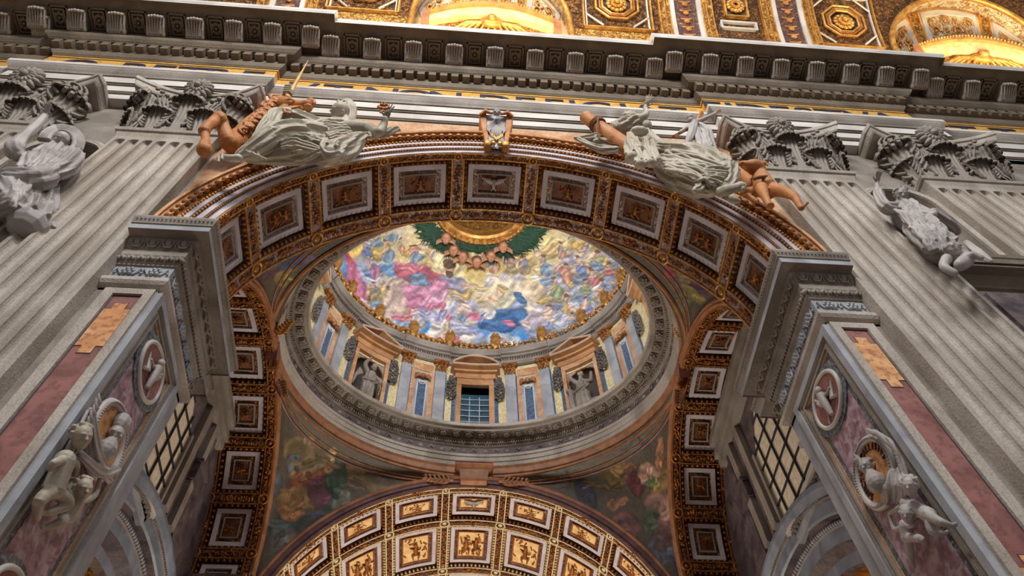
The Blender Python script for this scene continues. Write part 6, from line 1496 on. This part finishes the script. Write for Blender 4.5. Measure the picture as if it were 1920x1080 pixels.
# ---- friar with raised hand in the right niche
c_ = lambda x, y, Y: at(1460+x/6, 300+y/6, Y)
mb = MB()
head(mb, c_(1378, 402, 7.45), .235, (-.30, -.50, -.82), (.05, -.85, .5), curls=34, seed=3)
limb(mb, [c_(1370, 480, 7.65), c_(1370, 510, 7.7)], [.12, .14]); limb(mb, [c_(1400, 540, 7.75), c_(1460, 620, 7.75), c_(1540, 720, 7.8), c_(1620, 820, 7.8)], [.30, .40, .38, .38], (11, 0.12, 1.2))
limb(mb, [c_(1580, 760, 7.7), c_(1680, 850, 7.7), c_(1760, 950, 7.75), c_(1850, 1040, 7.8)], [.38, .40, .40, .42], (9, 0.22, 1)); limb(mb, [c_(1500, 760, 7.55), c_(1620, 870, 7.5), c_(1720, 980, 7.55)], [.16, .22, .2], (6, .2, 1))
limb(mb, [c_(1300, 540, 7.65), c_(1220, 540, 7.55), c_(1150, 460, 7.5), c_(1120, 360, 7.4)], [.18, .17, .15, .13], (7, 0.12, 1)); limb(mb, [c_(1115, 350, 7.4), c_(1108, 300, 7.38), c_(1105, 255, 7.36)], [.10, .07, .06]); hand(mb, c_(1105, 255, 7.36), (.05, -1, .35), (-.1, .35, 1), .40, .22, .40, 1)
limb(mb, [c_(1560, 560, 7.6), c_(1660, 600, 7.45), c_(1740, 620, 7.35)], [.16, .14, .11], (7, .1, 1)); hand(mb, c_(1720, 610, 7.35), (.6, -.3, .5), (0, -1, .5), .32, .9, .2)
limb(mb, [c_(1740, 580, 7.35), c_(1900, 690, 7.5), c_(2000, 800, 7.7)], [.10, .14, .12], (5, .2, 1))
cloth(mb, [c_(1290, 560, 7.45), c_(1560, 600, 7.4)], [c_(1480, 760, 7.4), c_(1800, 820, 7.4)], 10, .04, .05, .05, .05, 31); cloth(mb, [c_(1480, 760, 7.4), c_(1800, 820, 7.4)], [c_(1700, 1010, 7.45), c_(1960, 1040, 7.5)], 11, .05, .06, .05, .06, 32)
o = mb.build('standing_statue', M_STATG); finish(o, .016, 2, .5); tag(o, 'pale statue of a friar with one hand raised, in the niche near the right edge', 'statue')
mb = MB(); head(mb, at(1786, 468, 7.25), .2, (-.5, -.8, -.3), curls=34, seed=8); limb(mb, [at(1800, 478, 7.35), at(1812, 486, 7.4), at(1800, 497, 7.3)], [.13, .18, .14]); limb(mb, [at(1806, 488, 7.3), at(1822, 478, 7.2), at(1840, 484, 7.2)], [.1, .08, .06]); limb(mb, [at(1775, 485, 7.3), at(1770, 500, 7.3), at(1790, 512, 7.3)], [.12, .10, .08])
limb(mb, [at(1812, 455, 7.4), at(1835, 475, 7.35), at(1858, 490, 7.3)], [.07, .10, .05], (4, .2, 2))
o = mb.build('putto', M_STATG); finish(o, .02, 2, .4); tag(o, 'curly haired winged putto crouching at the feet of the friar statue', 'putto')
# ================================================================ jamb reliefs: portrait medallions carried by putti
def putto_body(mb, P, s, hd, seed=0, fwd=(0, -.5, -.8)):
    """P: dict of points: chest, hip, lk, lf, rk, rf (knees, feet), le, lh, re, rh (elbows, hands)"""
    limb(mb, [P['chest'], P['chest'].lerp(P['hip'], .5), P['hip']], [s*.95, s*.92, s*1.0], n=16)
    for k, f in (('lk', 'lf'), ('rk', 'rf')):
        limb(mb, [P['hip'], P[k], P[f]], [s*.72, s*.55, s*.3], n=14); d = (P[f]-P[k]).normalized(); mb.ball(P[f]+d*s*.2+Vector((0, -.3, 0))*s, (s*.28, s*.42, s*.28), 8, 6)
    for e, h in (('le', 'lh'), ('re', 'rh')):
        limb(mb, [P['chest'], P[e], P[h]], [s*.5, s*.38, s*.26], n=12); mb.ball(P[h], s*.3, 8, 6)
        for q in range(4): mb.ball(P[h]+Vector((0, -.12+.08*q, -.2))*s, s*.12, 6, 4)
    head(mb, P['head'], s*hd, fwd, (0, -.6, .8), curls=26, seed=seed)
for s in (-1, 1):
    side = 'left' if s < 0 else 'right'; XJ = XC+s*JH-s*.14
    J = lambda px, py, d=.14: atx(px, py, XC+s*JH-s*d)
    if s > 0:
        cyy, czz, rr = 9.44, 10.12, .57; name = 'SANCTVS CALLISTVS'
    else: cyy, czz, rr = 9.44, 10.28, .60; name = ''
    th = thing('portrait_medallion', ('oval marble medallion with bearded bust and lettering on the right jamb' if s > 0 else 'oval marble medallion with bust in tall headdress on the left jamb'), 'medallion', (0, 0, 0))
    n = 44; pt = lambda r, i, d: Vector((XC+s*JH-s*d, cyy+r*math.cos(2*PI*i/n), czz+r*math.sin(2*PI*i/n)))
    mb = MB(); mb.prism([pt(rr, i, .04) for i in range(n)], (0, 0, 0), (-s*.06, 0, 0)); mb.build('ground', M_GOLDM, th)
    mb = MB(); mb.tube([pt(rr+.05, i, .10) for i in range(n)], .075, 8, closed=True); mb.build('rim', M_LIGHT, th, True)
    mb = MB(); [mb.ball(pt(rr+.05, i*44/70., .17), .03, 6, 4) for i in range(70)]; mb.build('bead_row', M_STATG, th, True)
    for i, ch in enumerate(name):
        if ch == ' ': continue
        ang = (215-215*i/(len(name)-1)-10)*D2R     # runs clockwise seen from inside the arch
        L = letter(ch, .19, .01, M_LINE, th, (0, 0, 0), .85); 
        # local x along the rim, local y outward, local z out of the wall
        # seen from the left (-x) looking at +x: to the viewer's right is -y
        rad = Vector((0, -math.cos(ang), math.sin(ang))); tan = Vector((0, -math.sin(ang), -math.cos(ang))); nrm = Vector((-1, 0, 0))
        p = Vector((XC+JH-.115, cyy, czz))+rad*(rr-.165); M = Matrix((tan*.85, rad, nrm)).transposed().to_4x4(); M.translation = p; L.matrix_world = M
    mb = MB(); c = Vector((XC+s*JH-s*.20, cyy-.02, czz+.10))
    head(mb, c, .17, (-s*.8, (-.3 if s > 0 else -.2), -.35), (0, -.3, .95), beard=True, curls=18 if s > 0 else 6, seed=9)
    limb(mb, [c+Vector((0, .02, -.18)), c+Vector((0, 0, -.40))], [.12, .20], n=14)
    if s < 0: mb.ball(c+Vector((s*.0, 0, .28)), (.16, .2, .24), 9, 7)
    o = mb.build('bust', M_STATG, th, True); finish(o, .014, 1)
    # palm fronds and drapery round the medallion
    mb = MB(); rnd = random.Random(5+s)
    if s > 0:
        stem = [J(1705, 905, .25), J(1690, 860, .3), J(1668, 825, .28), J(1640, 808, .2)]
        for k in range(6): tip = J(1624+7*k, 800+3.5*k+abs(k-2)*2, .2); mb.tube([stem[2].lerp(stem[1], k/8), stem[2].lerp(tip, .55)+Vector((-.06, 0, .03)), tip], [.03, .055, .014], 6, flat=(1, .6))
        for k in range(7): t = k/6; base = stem[0].lerp(stem[1], t); mb.tube([base, base+Vector((-.06, -.06, .16)), base+Vector((-.02, -.07-.02*t, .34))], [.03, .045, .01], 6)
        mb.tube(stem, .035, 7)
        for k in range(5): mb.tube([J(1622, 880, .2), J(1612-2*k, 862, .24), J(1600+3*k, 850+k, .16)], [.04, .05, .012], 6)
    else:
        mb.tube([J(150, 850, .2), J(172, 790, .3), J(180, 745, .25)], [.03, .035, .015], 6); mb.tube([J(95, 915, .2), J(130, 845, .25), J(165, 770, .2)], [.05, .07, .03], 6)
        for k in range(8): b0 = J(140+5*k, 850-11*k, .25); mb.tube([b0, b0+Vector((.10, -.16, .06)), b0+Vector((.05, -.24, .20))], [.03, .045, .01], 6)
    tag(mb.build('palm_frond', M_STATG, None, True), 'carved palm frond beside the portrait medallion on the %s jamb' % side, 'palm frond')
    mb = MB()
    if s > 0:
        for p0, p1, p2, r in (((1674, 885), (1672, 915), (1664, 940), .12), ((1686, 880), (1688, 910), (1682, 940), .09), ((1693, 885), (1698, 912), (1694, 938), .07)): limb(mb, [J(*p0, .28), J(*p1, .36), J(*p2, .30)], [r*.6, r, r*.7], (5, .28, 2), 22)
        lab = 'carved cloth hanging across the portrait medallion on the right jamb'
    else:
        for p0, p1, p2, r in (((170, 770), (180, 850), (205, 900), .10), ((150, 850), (190, 885), (220, 880), .09)): limb(mb, [J(*p0, .22), J(*p1, .3), J(*p2, .22)], [r*.6, r, r*.7], (5, .28, 2), 22)
        lab = 'carved cloth hanging across the portrait medallion on the left jamb'
    o = mb.build('drapery', M_STATG, None, True); finish(o, .016, 1); tag(o, lab, 'drapery')
    spec = ([('upper', dict(head=J(1708, 912, .40), chest=J(1700, 944, .30), hip=J(1742, 966, .30), lk=J(1762, 978, .40), lf=J(1786, 986, .24), rk=J(1748, 996, .34), rf=J(1770, 1001, .22), le=J(1682, 955, .34), lh=J(1668, 962, .28), re=J(1716, 955, .34), rh=J(1706, 962, .4)), .125, 1.3),
             ('lower', dict(head=J(1703, 966, .42), chest=J(1698, 985, .30), hip=J(1703, 1008, .28), lk=J(1726, 1010, .40), lf=J(1734, 1018, .26), rk=J(1706, 1034, .26), rf=J(1712, 1062, .20), le=J(1678, 992, .28), lh=J(1668, 966, .26), re=J(1712, 985, .32), rh=J(1722, 974, .26)), .115, 1.3)]
            if s > 0 else
            [('upper', dict(head=J(152, 820, .40), chest=J(122, 862, .32), hip=J(100, 918, .30), lk=J(128, 945, .42), lf=J(84, 962, .26), rk=J(74, 940, .34), rf=J(70, 972, .24), le=J(102, 868, .36), lh=J(94, 878, .30), re=J(142, 872, .36), rh=J(140, 888, .30)), .165, 1.2),
             ('lower', dict(head=J(154, 918, .42), chest=J(142, 940, .30), hip=J(126, 968, .28), lk=J(146, 962, .36), lf=J(110, 984, .26), rk=J(112, 980, .30), rf=J(84, 990, .20), le=J(176, 930, .26), lh=J(187, 898, .22), re=J(126, 922, .30), rh=J(134, 902, .26)), .14, 1.3)])
    for nm, Pp, sz, hd in spec:
        mb = MB(); putto_body(mb, Pp, sz, hd, seed=4+s, fwd=(-s*.75, -.35, -.5)); o = mb.build('putto', M_STATG if s > 0 else M_STAT); finish(o, .013, 2)
        tag(o, '%s of the two carved putti below the portrait medallion on the %s jamb' % (nm, side), 'putto')
# ---- statues in the drum niches
for phi, ht, lab in ((131, 0, 'winged figure with raised arm in the left drum niche, grey marble'), (49, 1, 'robed statue with raised arm and wavy cloth in the right drum niche')):
    c0 = Vector(dp(phi*D2R, .28, 0)); R = Matrix.Rotation(face(phi*D2R, A2, B2), 3, 'Z'); q = lambda x, y, z: c0+R @ Vector((x, y, z)); mb = MB()
    limb(mb, [q(.05, 0, 27.3), q(0, 0, 26.9), q(-.05, 0, 26.5)], [.24, .24, .3], (8, .15, 1)); limb(mb, [q(-.05, 0, 26.55), q(-.1, -.1, 26.1), q(-.2, 0, 25.4)], [.27, .22, .16], (7, .16, 1)); limb(mb, [q(.02, 0, 26.55), q(.08, .02, 26.0), q(.1, .05, 25.3)], [.27, .22, .2], (7, .16, 1))
    head(mb, q(.08, -.08, 27.78), .17, R @ Vector((.1, -.8, -.5)), (0, -.4, .9), curls=20, seed=2, beard=bool(ht))
    limb(mb, [q(-.16, -.02, 27.35), q(-.38, -.12, 27.7), q(-.18 if not ht else -.5, -.15, 28.25 if not ht else 28.0)], [.12, .10, .06]); limb(mb, [q(.25, 0, 27.3), q(.5, -.1, 27.1), q(.45, -.2, 26.85) if not ht else q(.62, -.2, 27.5)], [.12, .10, .07])
    if ht: limb(mb, [q(.3, -.2, 25.6), q(.7, -.1, 25.5), q(.5, 0, 25.3)], [.1, .2, .14], (6, .25, 2)); limb(mb, [q(-.5, -.1, 26.9), q(-.55, 0, 26.0), q(-.5, 0, 25.4)], [.12, .16, .14], (6, .2, 2)); mb.ball(q(-.62, -.1, 27.0), .14, 8, 6)
    else:
        for k in range(5): mb.tube([q(-.25, .15, 27.4), q(-.5-.03*k, .1, 27.5-.14*k), q(-.6-.02*k, .1, 27.1-.2*k)], [.05, .08, .02], 6)
        mb.tube([q(.45, -.2, 26.9), q(.55, -.15, 26.5), q(.5, -.1, 26.1)], [.04, .03, .03], 6)
    limb(mb, [q(-.3, -.1, 26.7), q(0, -.25, 26.6), q(.35, -.1, 26.9)], [.10, .14, .08], (6, .2, 2))
    o = mb.build('standing_statue', M_STONE); finish(o, .02, 2, .4); tag(o, lab, 'statue')
